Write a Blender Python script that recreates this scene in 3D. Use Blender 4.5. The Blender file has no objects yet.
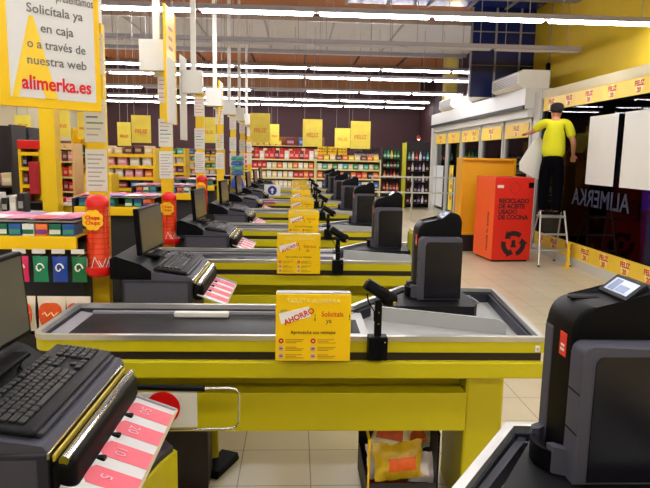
import bpy, bmesh, math, random
from mathutils import Vector, Matrix
random.seed(7)
PI = math.pi
scn = bpy.context.scene
COL = scn.collection
# ------------------------------------------------------------------ camera, world, exposure
F_PX, CAM_H = 600.0, 1.65
Yc = Vector(((297 - 325) / F_PX, (244 - 155) / F_PX, -1.0)).normalized()
Zc = Vector((0.0195, 1.0, (0.0195 * Yc.x + Yc.y) / -Yc.z)).normalized()
Xc = Yc.cross(Zc)
W2C = Matrix((Xc, Yc, Zc)).transposed()          # columns: the world axes seen by the camera
C2W = W2C.transposed()
cam_data = bpy.data.cameras.new('camera'); cam = bpy.data.objects.new('camera', cam_data)
COL.objects.link(cam); scn.camera = cam
cam_data.sensor_width = 36.0; cam_data.lens = F_PX / 650.0 * 36.0
cam_data.clip_start = 0.02; cam_data.clip_end = 200
cam.matrix_world = Matrix.Translation((0, 0, CAM_H)) @ C2W.to_4x4()
world = bpy.data.worlds.new('night'); scn.world = world; world.use_nodes = True
world.node_tree.nodes['Background'].inputs[0].default_value = (0.018, 0.02, 0.13, 1)
world.node_tree.nodes['Background'].inputs[1].default_value = 1.0
scn.view_settings.view_transform = 'Standard'; scn.view_settings.look = 'None'
scn.view_settings.gamma = 1.0; scn.view_settings.exposure = 0.9
scn.view_settings.use_curve_mapping = False
TUBE_W = 22.0                                      # emission strength of the ceiling tubes
try:
    scn.cycles.max_bounces = 6; scn.cycles.use_denoising = True
    scn.cycles.caustics_reflective = False; scn.cycles.caustics_refractive = False
except Exception: pass

def at(px, py, Y):
    """world point on the plane y = Y that stands behind a given point of the view"""
    d = C2W @ Vector(((px - 325) / F_PX, (244 - py) / F_PX, -1.0))
    t = Y / d.y
    return Vector((d.x * t, Y, CAM_H + d.z * t))

# ------------------------------------------------------------------ materials
MATS = {}
def lin(c): return c / 12.92 if c <= 0.04045 else ((c + 0.055) / 1.055) ** 2.4
def mat(name, rgb, rough=0.5, metal=0.0, emit=0.0, noise=0.0, scale=8.0, spec=0.5, coat=0.0, bump=0.0, trans=0.0):
    """rgb is sRGB 0-255; a procedural noise varies it a little"""
    if name in MATS: return MATS[name]
    m = bpy.data.materials.new(name); m.use_nodes = True
    nt = m.node_tree; b = nt.nodes['Principled BSDF']
    c = tuple(lin(v / 255.0) for v in rgb)
    b.inputs['Base Color'].default_value = (*c, 1)
    b.inputs['Roughness'].default_value = rough; b.inputs['Metallic'].default_value = metal
    b.inputs['Specular IOR Level'].default_value = spec
    b.inputs['Coat Weight'].default_value = coat
    if trans: b.inputs['Transmission Weight'].default_value = trans
    if emit:
        b.inputs['Emission Color'].default_value = (*c, 1); b.inputs['Emission Strength'].default_value = emit
    if noise or bump:
        tc = nt.nodes.new('ShaderNodeTexCoord'); n = nt.nodes.new('ShaderNodeTexNoise')
        n.inputs['Scale'].default_value = scale; n.inputs['Detail'].default_value = 4
        nt.links.new(tc.outputs['Object'], n.inputs['Vector'])
        if noise:
            r = nt.nodes.new('ShaderNodeMixRGB'); r.blend_type = 'MIX'
            r.inputs[1].default_value = (*(v * (1 - noise) for v in c), 1)
            r.inputs[2].default_value = (*(min(1, v * (1 + noise)) for v in c), 1)
            nt.links.new(n.outputs['Fac'], r.inputs[0]); nt.links.new(r.outputs[0], b.inputs['Base Color'])
        if bump:
            bp = nt.nodes.new('ShaderNodeBump'); bp.inputs['Strength'].default_value = bump; bp.inputs['Distance'].default_value = .01
            nt.links.new(n.outputs['Fac'], bp.inputs['Height']); nt.links.new(bp.outputs[0], b.inputs['Normal'])
    MATS[name] = m
    return m
YEL = mat('counter_yellow', (202, 190, 4), .42, noise=.05)
YELP = mat('post_yellow', (236, 196, 6), .45, noise=.05)
YELS = mat('sign_yellow', (250, 205, 8), .35, noise=.03)
WHITE = mat('white_paint', (226, 226, 218), .5, noise=.03)
PAPER = mat('paper', (222, 220, 212), .7, noise=.04, scale=20)
SILV = mat('aluminium', (205, 205, 200), .32, metal=.75, noise=.05)
CHROME = mat('chrome', (215, 215, 215), .12, metal=1)
LGREY = mat('light_grey_laminate', (172, 174, 172), .35, noise=.05)
MGREY = mat('mid_grey_plastic', (78, 78, 90), .5, spec=.25, noise=.06, scale=30)
DGREY = mat('dark_grey_plastic', (50, 52, 62), .45, spec=.25, noise=.06, scale=30)
CHAR = mat('charcoal_plastic', (22, 22, 26), .5, spec=.2, noise=.1, scale=60)
BLACK = mat('black_plastic', (7, 7, 11), .48, spec=.12)
BLACKM = mat('matt_black', (9, 9, 12), .7, spec=.1)
MAROON = mat('band_black', (28, 16, 20), .5)
BELT = mat('belt_rubber', (12, 12, 19), .42, spec=.22, noise=.15, scale=3)
RED = mat('red_plastic', (215, 20, 20), .35)
REDP = mat('red_print', (205, 30, 30), .6)
PINK = mat('pink_print', (226, 92, 110), .5)
ORANGE = mat('orange_panel', (255, 92, 10), .45)
REDBOX = mat('red_panel', (222, 34, 12), .45)
GREYTXT = mat('grey_print', (120, 118, 118), .7)
DARKTXT = mat('dark_print', (50, 30, 25), .7)
BROWNTXT = mat('olive_print', (150, 120, 20), .7)
WHITEP = mat('white_print', (240, 240, 235), .5)
TEALP = mat('teal_plastic', (20, 150, 110), .4)
GLASSC = None

def glass(name, tint, ior=1.45, rough=0.0):
    if name in MATS: return MATS[name]
    m = bpy.data.materials.new(name); m.use_nodes = True; nt = m.node_tree
    for n in list(nt.nodes): nt.nodes.remove(n)
    o = nt.nodes.new('ShaderNodeOutputMaterial'); mx = nt.nodes.new('ShaderNodeMixShader')
    t = nt.nodes.new('ShaderNodeBsdfTransparent'); g = nt.nodes.new('ShaderNodeBsdfGlossy'); f = nt.nodes.new('ShaderNodeFresnel')
    t.inputs[0].default_value = (*tint, 1); g.inputs['Roughness'].default_value = rough; f.inputs[0].default_value = ior
    nt.links.new(f.outputs[0], mx.inputs[0]); nt.links.new(t.outputs[0], mx.inputs[1]); nt.links.new(g.outputs[0], mx.inputs[2])
    nt.links.new(mx.outputs[0], o.inputs[0]); MATS[name] = m
    return m

# ------------------------------------------------------------------ mesh builder
ORG = {}
class MB:
    def __init__(s): s.bm = bmesh.new(); s.cur = 0; s.mats = []
    def m(s, material):
        if material not in s.mats: s.mats.append(material)
        s.cur = s.mats.index(material); return s
    def _fin(s, before):
        for f in s.bm.faces:
            if f not in before: f.material_index = s.cur
    def _faces(s, fs):
        for f in fs: f.material_index = s.cur
    def box(s, x0, x1, y0, y1, z0, z1, bev=0.0, seg=2, M=None):
        r = bmesh.ops.create_cube(s.bm, size=1.0); vs = r['verts']
        for v in vs:
            v.co = Vector((x0 + (v.co.x + .5) * (x1 - x0), y0 + (v.co.y + .5) * (y1 - y0), z0 + (v.co.z + .5) * (z1 - z0)))
        fs = list({f for v in vs for f in v.link_faces})
        s._faces(fs)
        if bev > 0:
            es = list({e for v in vs for e in v.link_edges})
            r2 = bmesh.ops.bevel(s.bm, geom=es, offset=bev, segments=seg, affect='EDGES', profile=.5, clamp_overlap=True)
            s._faces(r2['faces']); vs = list({v for f in r2['faces'] for v in f.verts} | {v for v in vs if v.is_valid})
        if M is not None:
            bmesh.ops.transform(s.bm, matrix=M, verts=[v for v in vs if v.is_valid])
        return s
    def prism(s, pts, axis, a, b, M=None):
        """pts: 2D outline; axis 'x': pts=(y,z); 'y': pts=(x,z); 'z': pts=(x,y)"""
        def mk(p, t):
            return {'x': Vector((t, p[0], p[1])), 'y': Vector((p[0], t, p[1])), 'z': Vector((p[0], p[1], t))}[axis]
        A = [s.bm.verts.new(mk(p, a)) for p in pts]; B = [s.bm.verts.new(mk(p, b)) for p in pts]
        n = len(pts); fs = [s.bm.faces.new(A), s.bm.faces.new(list(reversed(B)))]
        for i in range(n):
            fs.append(s.bm.faces.new((A[(i + 1) % n], A[i], B[i], B[(i + 1) % n])))
        s._faces(fs)
        if M is not None: bmesh.ops.transform(s.bm, matrix=M, verts=A + B)
        return s
    def ring(s, pts, inset, z0, z1):
        """hollow frame that follows a closed outline in plan"""
        n = len(pts); inn = []
        area = sum(pts[i][0] * pts[(i + 1) % n][1] - pts[(i + 1) % n][0] * pts[i][1] for i in range(n))
        sg = 1 if area > 0 else -1
        for i in range(n):
            p0, p1, p2 = Vector(pts[i - 1]), Vector(pts[i]), Vector(pts[(i + 1) % n])
            d1 = (p1 - p0).normalized(); d2 = (p2 - p1).normalized()
            n1 = Vector((-d1.y, d1.x)) * sg; n2 = Vector((-d2.y, d2.x)) * sg
            nn = (n1 + n2).normalized(); k = inset / max(.35, nn.dot(n1))
            inn.append(p1 + nn * k)
        V = lambda q, z: s.bm.verts.new((q[0], q[1], z))
        ob = [V(p, z0) for p in pts]; ot = [V(p, z1) for p in pts]; ib = [V(p, z0) for p in inn]; it = [V(p, z1) for p in inn]
        fs = []
        for i in range(n):
            j = (i + 1) % n
            fs += [s.bm.faces.new((ob[i], ob[j], ot[j], ot[i])), s.bm.faces.new((ot[i], ot[j], it[j], it[i])),
                   s.bm.faces.new((it[i], it[j], ib[j], ib[i])), s.bm.faces.new((ib[i], ib[j], ob[j], ob[i]))]
        s._faces(fs); return s
    def cyl(s, p0, p1, r, seg=16, r2=None):
        p0, p1 = Vector(p0), Vector(p1); d = p1 - p0
        res = bmesh.ops.create_cone(s.bm, cap_ends=True, segments=seg, radius1=r, radius2=r if r2 is None else r2, depth=d.length)
        q = Vector((0, 0, 1)).rotation_difference(d.normalized())
        M = Matrix.Translation((p0 + p1) / 2) @ q.to_matrix().to_4x4()
        bmesh.ops.transform(s.bm, matrix=M, verts=res['verts'])
        s._faces({f for v in res['verts'] for f in v.link_faces}); return s
    def tube(s, path, r, seg=8):
        path = [Vector(p) for p in path]; rings = []
        for i, p in enumerate(path):
            d = (path[min(i + 1, len(path) - 1)] - path[max(i - 1, 0)]).normalized()
            up = Vector((0, 0, 1)) if abs(d.z) < .9 else Vector((1, 0, 0))
            u = d.cross(up).normalized(); w = d.cross(u).normalized()
            rings.append([s.bm.verts.new(p + (u * math.cos(2 * PI * k / seg) + w * math.sin(2 * PI * k / seg)) * r) for k in range(seg)])
        fs = []
        for a, b in zip(rings, rings[1:]):
            for k in range(seg): fs.append(s.bm.faces.new((a[k], a[(k + 1) % seg], b[(k + 1) % seg], b[k])))
        fs += [s.bm.faces.new(rings[0]), s.bm.faces.new(list(reversed(rings[-1])))]
        s._faces(fs); return s
    def lathe(s, prof, c, seg=20):
        """prof: (radius, z) pairs from bottom to top about the vertical through c"""
        c = Vector(c); rings = []
        for r, z in prof:
            rings.append([s.bm.verts.new(c + Vector((max(r, 1e-4) * math.cos(2 * PI * k / seg), max(r, 1e-4) * math.sin(2 * PI * k / seg), z))) for k in range(seg)])
        fs = []
        for a, b in zip(rings, rings[1:]):
            for k in range(seg): fs.append(s.bm.faces.new((a[k], a[(k + 1) % seg], b[(k + 1) % seg], b[k])))
        fs += [s.bm.faces.new(list(reversed(rings[0]))), s.bm.faces.new(rings[-1])]
        s._faces(fs); return s
    def sphere(s, c, rx, ry=None, rz=None, seg=14):
        ry = ry or rx; rz = rz or rx
        r = bmesh.ops.create_uvsphere(s.bm, u_segments=seg, v_segments=max(6, seg // 2 + 1), radius=1)
        for v in r['verts']: v.co = Vector((c[0] + v.co.x * rx, c[1] + v.co.y * ry, c[2] + v.co.z * rz))
        s._faces({f for v in r['verts'] for f in v.link_faces}); return s
    def pillow(s, c, w, h, t, right=(1, 0, 0), up=(0, 0, 1), n=8, crimp=.09, seed=0):
        """sealed plastic bag: flat crimped ends, puffed middle"""
        c, R, U = Vector(c), Vector(right).normalized(), Vector(up).normalized(); N = R.cross(U)
        rnd = random.Random(seed); g = {}
        for sd in (1, -1):
            for i in range(n + 1):
                for j in range(n + 1):
                    u, v = i / n, j / n
                    edge = i in (0, n) or j in (0, n)
                    if edge and sd == -1: g[(sd, i, j)] = g[(1, i, j)]; continue
                    vv = max(0, min(1, (v - crimp) / (1 - 2 * crimp)))
                    b = (math.sin(PI * u) ** .55) * (math.sin(PI * vv) ** .5) if not edge else 0
                    b *= 1 + rnd.uniform(-.18, .18)
                    pinch = 1 - .06 * math.sin(PI * vv)
                    g[(sd, i, j)] = s.bm.verts.new(c + R * ((u - .5) * w * pinch) + U * ((v - .5) * h) + N * (sd * b * t / 2))
            fs = []
            for i in range(n):
                for j in range(n):
                    q = (g[(sd, i, j)], g[(sd, i + 1, j)], g[(sd, i + 1, j + 1)], g[(sd, i, j + 1)])
                    try: fs.append(s.bm.faces.new(q if sd == 1 else tuple(reversed(q))))
                    except ValueError: pass
            s._faces(fs)
        return s
    def text(s, txt, size, o, right=(1, 0, 0), up=(0, 0, 1), align='LEFT', depth=.0008, sx=1.0, bold=0.0, width=None):
        cu = bpy.data.curves.new('t', 'FONT'); cu.body = txt; cu.size = size; cu.extrude = depth; cu.align_x = align
        cu.resolution_u = 3; cu.offset = bold
        ob = bpy.data.objects.new('t', cu); me = bpy.data.meshes.new_from_object(ob)
        if width and len(me.vertices): xs = [v.co.x for v in me.vertices]; sx = width / (max(xs) - min(xs))
        R, U = Vector(right).normalized(), Vector(up).normalized(); N = R.cross(U)
        M = Matrix(((R.x * sx, U.x, N.x, o[0]), (R.y * sx, U.y, N.y, o[1]), (R.z * sx, U.z, N.z, o[2]), (0, 0, 0, 1)))
        me.transform(M); nf = len(s.bm.faces); s.bm.from_mesh(me); s.bm.faces.ensure_lookup_table()
        for k in range(nf, len(s.bm.faces)): s.bm.faces[k].material_index = s.cur
        bpy.data.objects.remove(ob); bpy.data.curves.remove(cu); bpy.data.meshes.remove(me); return s
    def build(s, name, material=None, parent=None, smooth=False, base=None):
        if material is not None:
            if not s.mats: s.mats = [material]
        me = bpy.data.meshes.new(name)
        o = bpy.data.objects.new(name, me); COL.objects.link(o)
        if parent is not None:
            org = ORG[parent.name]; o.parent = parent; ORG[o.name] = org
        else:
            if base is None:
                vs = [v.co for v in s.bm.verts]
                lo = Vector([min(v[i] for v in vs) for i in range(3)]); hi = Vector([max(v[i] for v in vs) for i in range(3)])
                base = Vector(((lo.x + hi.x) / 2, (lo.y + hi.y) / 2, lo.z))
            org = Vector(base); o.location = org; ORG[o.name] = org
        bmesh.ops.translate(s.bm, vec=-org, verts=s.bm.verts)
        bmesh.ops.recalc_face_normals(s.bm, faces=s.bm.faces)
        s.bm.to_mesh(me); s.bm.free()
        for mm in s.mats: me.materials.append(mm)
        if smooth:
            for p in me.polygons: p.use_smooth = True
            try: me.set_sharp_from_angle(angle=math.radians(38))
            except Exception: pass
        return o

def thing(name, label, cat, loc, group=None):
    o = bpy.data.objects.new(name, None); COL.objects.link(o); o.location = loc; o.empty_display_size = .05
    ORG[o.name] = Vector(loc); o['label'] = label; o['category'] = cat
    if group: o['group'] = group
    return o
def tag(o, label, cat, group=None):
    o['label'] = label; o['category'] = cat
    if group: o['group'] = group
    return o
def struct(o): o['kind'] = 'structure'; return o
KIDS = {}
def kids(o):
    return [c for c in COL.objects if c.parent == o]
def dup(root, delta, label=None, group=None, skip=()):
    """a copy of a thing with copies of its parts and sub-parts"""
    r = root.copy(); COL.objects.link(r); r.location = Vector(root.location) + Vector(delta)
    ORG[r.name] = Vector(r.location)
    if label: r['label'] = label
    if group: r['group'] = group
    if root.name not in KIDS: KIDS[root.name] = [(c, kids(c)) for c in kids(root)]
    for ch, gs in KIDS[root.name]:
        if ch.name.split('.')[0] in skip: continue
        c = ch.copy(); COL.objects.link(c); c.parent = r
        for g in gs:
            d = g.copy(); COL.objects.link(d); d.parent = c
    return r
ORD = ['nearest', 'second', 'third', 'fourth', 'fifth', 'sixth', 'seventh', 'eighth', 'ninth', 'tenth', 'eleventh', 'twelfth']
LANE_Y = [0.625 + 1.87 * k for k in range(8)]
L1 = LANE_Y[1]
LANE = ['closest cut-off lane', 'first full lane', 'second full lane', 'third full lane', 'fourth full lane', 'fifth full lane', 'sixth full lane', 'farthest lane']
# ------------------------------------------------------------------ the setting
CEIL = 4.8
XL, XR, XG = -8.5, 5.0, 4.35       # left wall, upper right wall, shop front line
YF, YB = -3.0, 25.0
def floor_mat():
    m = bpy.data.materials.new('floor_tiles'); m.use_nodes = True; nt = m.node_tree; b = nt.nodes['Principled BSDF']
    g = nt.nodes.new('ShaderNodeNewGeometry'); mp = nt.nodes.new('ShaderNodeMapping'); br = nt.nodes.new('ShaderNodeTexBrick')
    mp.inputs['Location'].default_value = (.28, -3.19, 0)
    br.offset = 0; br.inputs['Scale'].default_value = 1; br.inputs['Mortar Size'].default_value = .0035; br.inputs['Mortar Smooth'].default_value = .3
    br.inputs['Brick Width'].default_value = .37; br.inputs['Row Height'].default_value = .37; br.inputs['Bias'].default_value = 0
    br.inputs['Color1'].default_value = (lin(.87), lin(.82), lin(.69), 1); br.inputs['Color2'].default_value = (lin(.85), lin(.80), lin(.67), 1)
    br.inputs['Mortar'].default_value = (lin(.58), lin(.53), lin(.45), 1)
    nz = nt.nodes.new('ShaderNodeTexNoise'); nz.inputs['Scale'].default_value = 1.7; nz.inputs['Detail'].default_value = 6
    mx = nt.nodes.new('ShaderNodeMixRGB'); mx.blend_type = 'MULTIPLY'; mx.inputs[0].default_value = .22
    nt.links.new(g.outputs['Position'], mp.inputs[0]); nt.links.new(mp.outputs[0], br.inputs[0]); nt.links.new(g.outputs['Position'], nz.inputs[0])
    nt.links.new(br.outputs[0], mx.inputs[1]); nt.links.new(nz.outputs[0], mx.inputs[2]); nt.links.new(mx.outputs[0], b.inputs['Base Color'])
    b.inputs['Roughness'].default_value = .28
    return m
struct(MB().box(XL - .2, XG, YF - .2, YB + .2, -.1, 0).build('floor', floor_mat()))
struct(MB().box(XG, 12, YF - .2, YB + .2, -.12, -.02).build('trim_1', mat('night_pavement', (52, 54, 82), .8, noise=.3)))
WALLC = mat('cream_wall', (214, 204, 168), .7, noise=.04)
UPY = mat('yellow_wall', (214, 184, 40), .7, noise=.06, scale=2)
MAR = mat('maroon_wall', (58, 24, 30), .7, noise=.15, scale=2)
CEILM = mat('brown_ceiling', (176, 106, 44), .7, noise=.12, scale=1.5)
CEILG = mat('grey_ceiling', (196, 194, 198), .6, noise=.06, scale=1.5)
STEEL = mat('painted_steel', (150, 148, 154), .5, noise=.08)
DARKC = mat('dark_ceiling', (62, 34, 40), .8, noise=.15, scale=1.5)
struct(MB().box(XL - .2, XL, YF, YB, 0, CEIL).build('wall_left', WALLC))
struct(MB().box(XL - .2, XR + .2, YB, YB + .2, 0, CEIL).build('wall_back', MAR))
struct(MB().box(XL - .2, XR + .2, YF - .2, YF, 0, CEIL).build('wall_front', WALLC))
# right side: upper wall set back, with the dark clerestory windows in it
w = MB()
w.box(XR, XR + .2, YF, 13.0, 2.80, CEIL)
w.build('wall_right', UPY); struct(COL.objects['wall_right'])
struct(MB().box(XR, XR + .2, 13.0, YB, 2.9, CEIL).build('wall_rear_right', MAR))
struct(MB().box(XR, XR + .2, 18.9, YB, 0, 2.9).build('wall_side', MAR))
NIGHTG = mat('night_glass', (26, 40, 100), .12, noise=.3, scale=1.2)
wn = MB().box(3.62, XR, 12.97, 13.0, 2.95, CEIL).build('window_2', NIGHTG, base=(4.3, 12.98, 2.95)); struct(wn)
f = MB()
for x in (3.62, 4.14, 4.66): f.box(x, x + .035, 12.93, 12.97, 2.95, CEIL)
f.box(3.62, XR, 12.94, 12.965, 4.28, 4.30); f.box(3.62, XR, 12.94, 12.965, 3.6, 3.615)
f.build('window_frame', STEEL, wn)
sk = MB().box(.95, 5.0, 12.2, 12.93, CEIL - .03, CEIL).build('window_3', mat('night_glass_blue', (30, 60, 170), .12, noise=.3, scale=1.2), base=(2.2, 13.6, CEIL)); struct(sk)
f = MB()
for x in (.95, 1.8, 2.65, 3.5, 4.3): f.box(x, x + .06, 12.15, 12.97, CEIL - .06, CEIL - .03)
f.build('window_frame', STEEL, sk)
# ceiling: brown boards, a grey ducted bay, dark towards the back
struct(MB().box(XL - .2, XR + .2, YF - .2, YB + .2, CEIL, CEIL + .15).build('ceiling', CEILM))
c = MB().box(XL, XR, 14.3, 18.2, CEIL - .10, CEIL)
c.build('ceiling_bay', CEILG); struct(COL.objects['ceiling_bay'])
COL.objects['ceiling_bay'].name = 'trim_3'
c = MB().box(XL, XR, 21.6, YB, CEIL - .06, CEIL); struct(c.build('trim_4', DARKC))
c = MB().box(XL, XR, YF, 10.5, CEIL - .06, CEIL); struct(c.build('trim_5', CEILG))
n = 6
for (y, zz, wd, mt) in ((10.9, 4.45, .22, STEEL), (14.2, 4.66, .08, SILV), (18.25, 4.62, .12, STEEL), (18.7, 4.66, .08, SILV), (21.5, 4.6, .15, STEEL)):
    struct(MB().box(XL, XR, y, y + wd, zz, CEIL - .04 if zz < 4.55 else zz + .1).build('trim_%d' % n, mt)); n += 1
for x in (-6.5, -4.9, -3.2, -1.5, .2, 1.9, 3.4):          # seams of the ceiling boards
    struct(MB().box(x, x + .05, 18.9, 21.4, CEIL - .05, CEIL).build('trim_%d' % n, DARKC)); n += 1
for x in (-5.6, -4.0, -2.4, -.8, .8, 2.4):
    struct(MB().box(x, x + .04, 14.4, 18.1, CEIL - .13, CEIL - .1).build('trim_%d' % n, STEEL)); n += 1
# yellow columns
PALEY = mat('pale_yellow', (205, 182, 90), .6, noise=.05)
struct(MB().box(4.45, 4.8, 18.35, 18.8, 0, CEIL).build('trim_30', PALEY))
struct(MB().box(XL, XR, YB - .03, YB, 4.2, CEIL - .06).build('trim_31', mat('brown_board', (150, 100, 60), .7, noise=.2, scale=2)))
struct(MB().box(-2.505, -2.36, 6.05, 6.19, 0, CEIL).build('trim_32', YELP))
# orange conduit across the ceiling
struct(MB().cyl((-5, 9.2, 4.72), (4.8, 9.2, 4.72), .035, 10).build('trim_33', mat('orange_pipe', (190, 120, 60), .5)))
# the shop front: plinth, mullions, glass, cream beam above
FRAME = mat('frame_white', (205, 206, 202), .4, noise=.03)
struct(MB().box(XG, XG + .12, 4.0, 10.75, 0, .13).build('baseboard_right', FRAME))
struct(MB().box(XG, XG + .65, 4.0, 10.75, 2.72, 2.86).build('trim_34', WALLC))
struct(MB().box(XG + .02, XG + .65, YF, 4.0, 0, 2.86).build('wall_corner', WALLC))
GL = glass('shop_glass', (.30, .36, .62), 1.16, 0.0)
win = struct(MB().box(XG + .05, XG + .065, 4.0, 10.75, .13, 2.72).build('window_1', GL))
f = MB()
for yy in (4.02, 6.3, 10.70): f.box(XG + .02, XG + .10, yy, yy + .05, .13, 2.72)
f.build('window_frame', mat('dark_frame', (40, 42, 52), .4), win)
struct(MB().box(XG - .02, XG + .25, 10.75, 11.05, 0, 2.86).build('trim_35', FRAME))
# the entrance beyond: header box, posts, glazed leaves
HB = (10.9, 18.8)
struct(MB().box(4.15, 5.0, 11.05, HB[1], 2.57, 2.95, .01).build('trim_36', FRAME))
struct(MB().box(4.12, 4.15, 11.05, HB[1], 2.56, 2.63).build('trim_37', BLACK))  # black strip that paints in the shadow line along the header
struct(MB().box(4.22, 4.5, 11.05, HB[1], 2.42, 2.57).build('trim_38', FRAME))
DG = glass('door_glass', (.5, .58, .66), 1.5, 0.0)
leaf = ((11.1, 12.5), (12.6, 14.1), (14.2, 15.8), (15.9, 17.3), (17.4, 18.75))
for k, (a, b) in enumerate(leaf):
    d = MB().box(4.35, 4.365, a, b, .06, 2.42).build('door_%d' % (k + 1), DG, base=(4.35, (a + b) / 2, 0)); struct(d)
    f = MB()
    for yy in (a, b - .06): f.box(4.31, 4.40, yy, yy + .06, 0, 2.42)
    f.box(4.32, 4.39, a, b, 0, .10); f.box(4.32, 4.39, a, b, 2.34, 2.42)
    f.build('door_frame', FRAME, d)
struct(MB().box(4.2, 5.0, 18.75, 18.95, 0, 2.95).build('trim_39', FRAME))
# lobby wall behind the doors
struct(MB().box(6.2, 6.3, 14.5, 21, 0, 3.2).build('wall_lobby', mat('lobby_wall', (140, 150, 160), .7, noise=.2, scale=.8)))

# ------------------------------------------------------------------ ceiling lights
TUBE = mat('lit_tube', (255, 252, 255), .4, emit=TUBE_W)
TUBEOFF = mat('unlit_tube', (190, 188, 192), .4)
HOUS = mat('lamp_housing', (165, 160, 168), .5)
def luminaire(lit):
    t = thing('fluorescent_light', 'x', 'ceiling light', (0, 0, 3.5))
    MB().prism([(-.07, 3.53), (.07, 3.53), (.05, 3.60), (-.05, 3.60)], 'x', -.78, .78).build('housing', HOUS, t)
    MB().box(-.735, .735, -.042, .042, 3.495, 3.53, .012).build('tube', TUBE if lit else TUBEOFF, t)
    for x in (-.55, .55): MB().cyl((x, 0, 3.6), (x, 0, CEIL), .006, 6).build('suspension_wire', STEEL, t)
    return t
LUM = {True: luminaire(True), False: luminaire(False)}
rows = [  # y, x centres, lit, z shift, phrase
    (-1.6, (-3.7, -2.13, -.55, 1.02, 2.6, 4.17), True), (1.6, (-3.7, -2.13, -.55, 1.02, 2.6, 4.17), True), (4.8, (-5.3, -3.7, -2.13, -.55, 1.02, 2.6, 4.17), True),
    (8.37, (-5.29, -3.71, -2.13, -.55, 1.02, 2.58, 4.14), True), (10.6, (-5.2, -3.66, -2.09, -.55, 1.02, 2.58, 4.12), False),
    (13.43, (-6.85, -5.29, -3.71, -2.13, -.55, 1.02, 2.58, 4.14), True), (15.0, (-6.9, -5.33, -3.76, -2.19, -.62, .95, 2.52, 4.09), True),
    (18.2, (-6.85, -5.28, -3.71, -2.13, -.55, 1.02, 2.6, 4.17), None), (21.0, (-7.2, -5.63, -4.06, -2.49, -.92, .65, 2.22, 3.79), True),
    (23.3, (-6.9, -5.33, -3.76, -2.19, -.62, .95, 2.52, 4.09), True)]
RN = ['row behind the viewer', 'row above the first checkout lanes', 'row over the third lane', 'nearest visible ceiling row',
      'unlit row behind the brightest row', 'third ceiling row in view', 'fourth ceiling row in view', 'partly lit fifth ceiling row', 'second to last ceiling row', 'last row before the back wall']
used = set()
for r, (y, xs, lit) in enumerate(rows):
    for i, x in enumerate(xs):
        on = lit if lit is not None else (i % 2 == 1 or i == 6)
        cnt = len(xs) - 1 - i
        pos = ['rightmost'] + [ORD[q] + ' from the right' for q in range(1, 12)]
        lab = '%s ceiling tube light, %s in the %s' % ('lit' if on else 'unlit', pos[cnt], RN[r])
        src = LUM[on]
        if on in used: o = dup(src, (0, 0, 0), lab)
        else: o = src; used.add(on); o['label'] = lab
        o.location = (x, y, 3.5); o['group'] = 'fluorescent ceiling lights'
    
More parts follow.
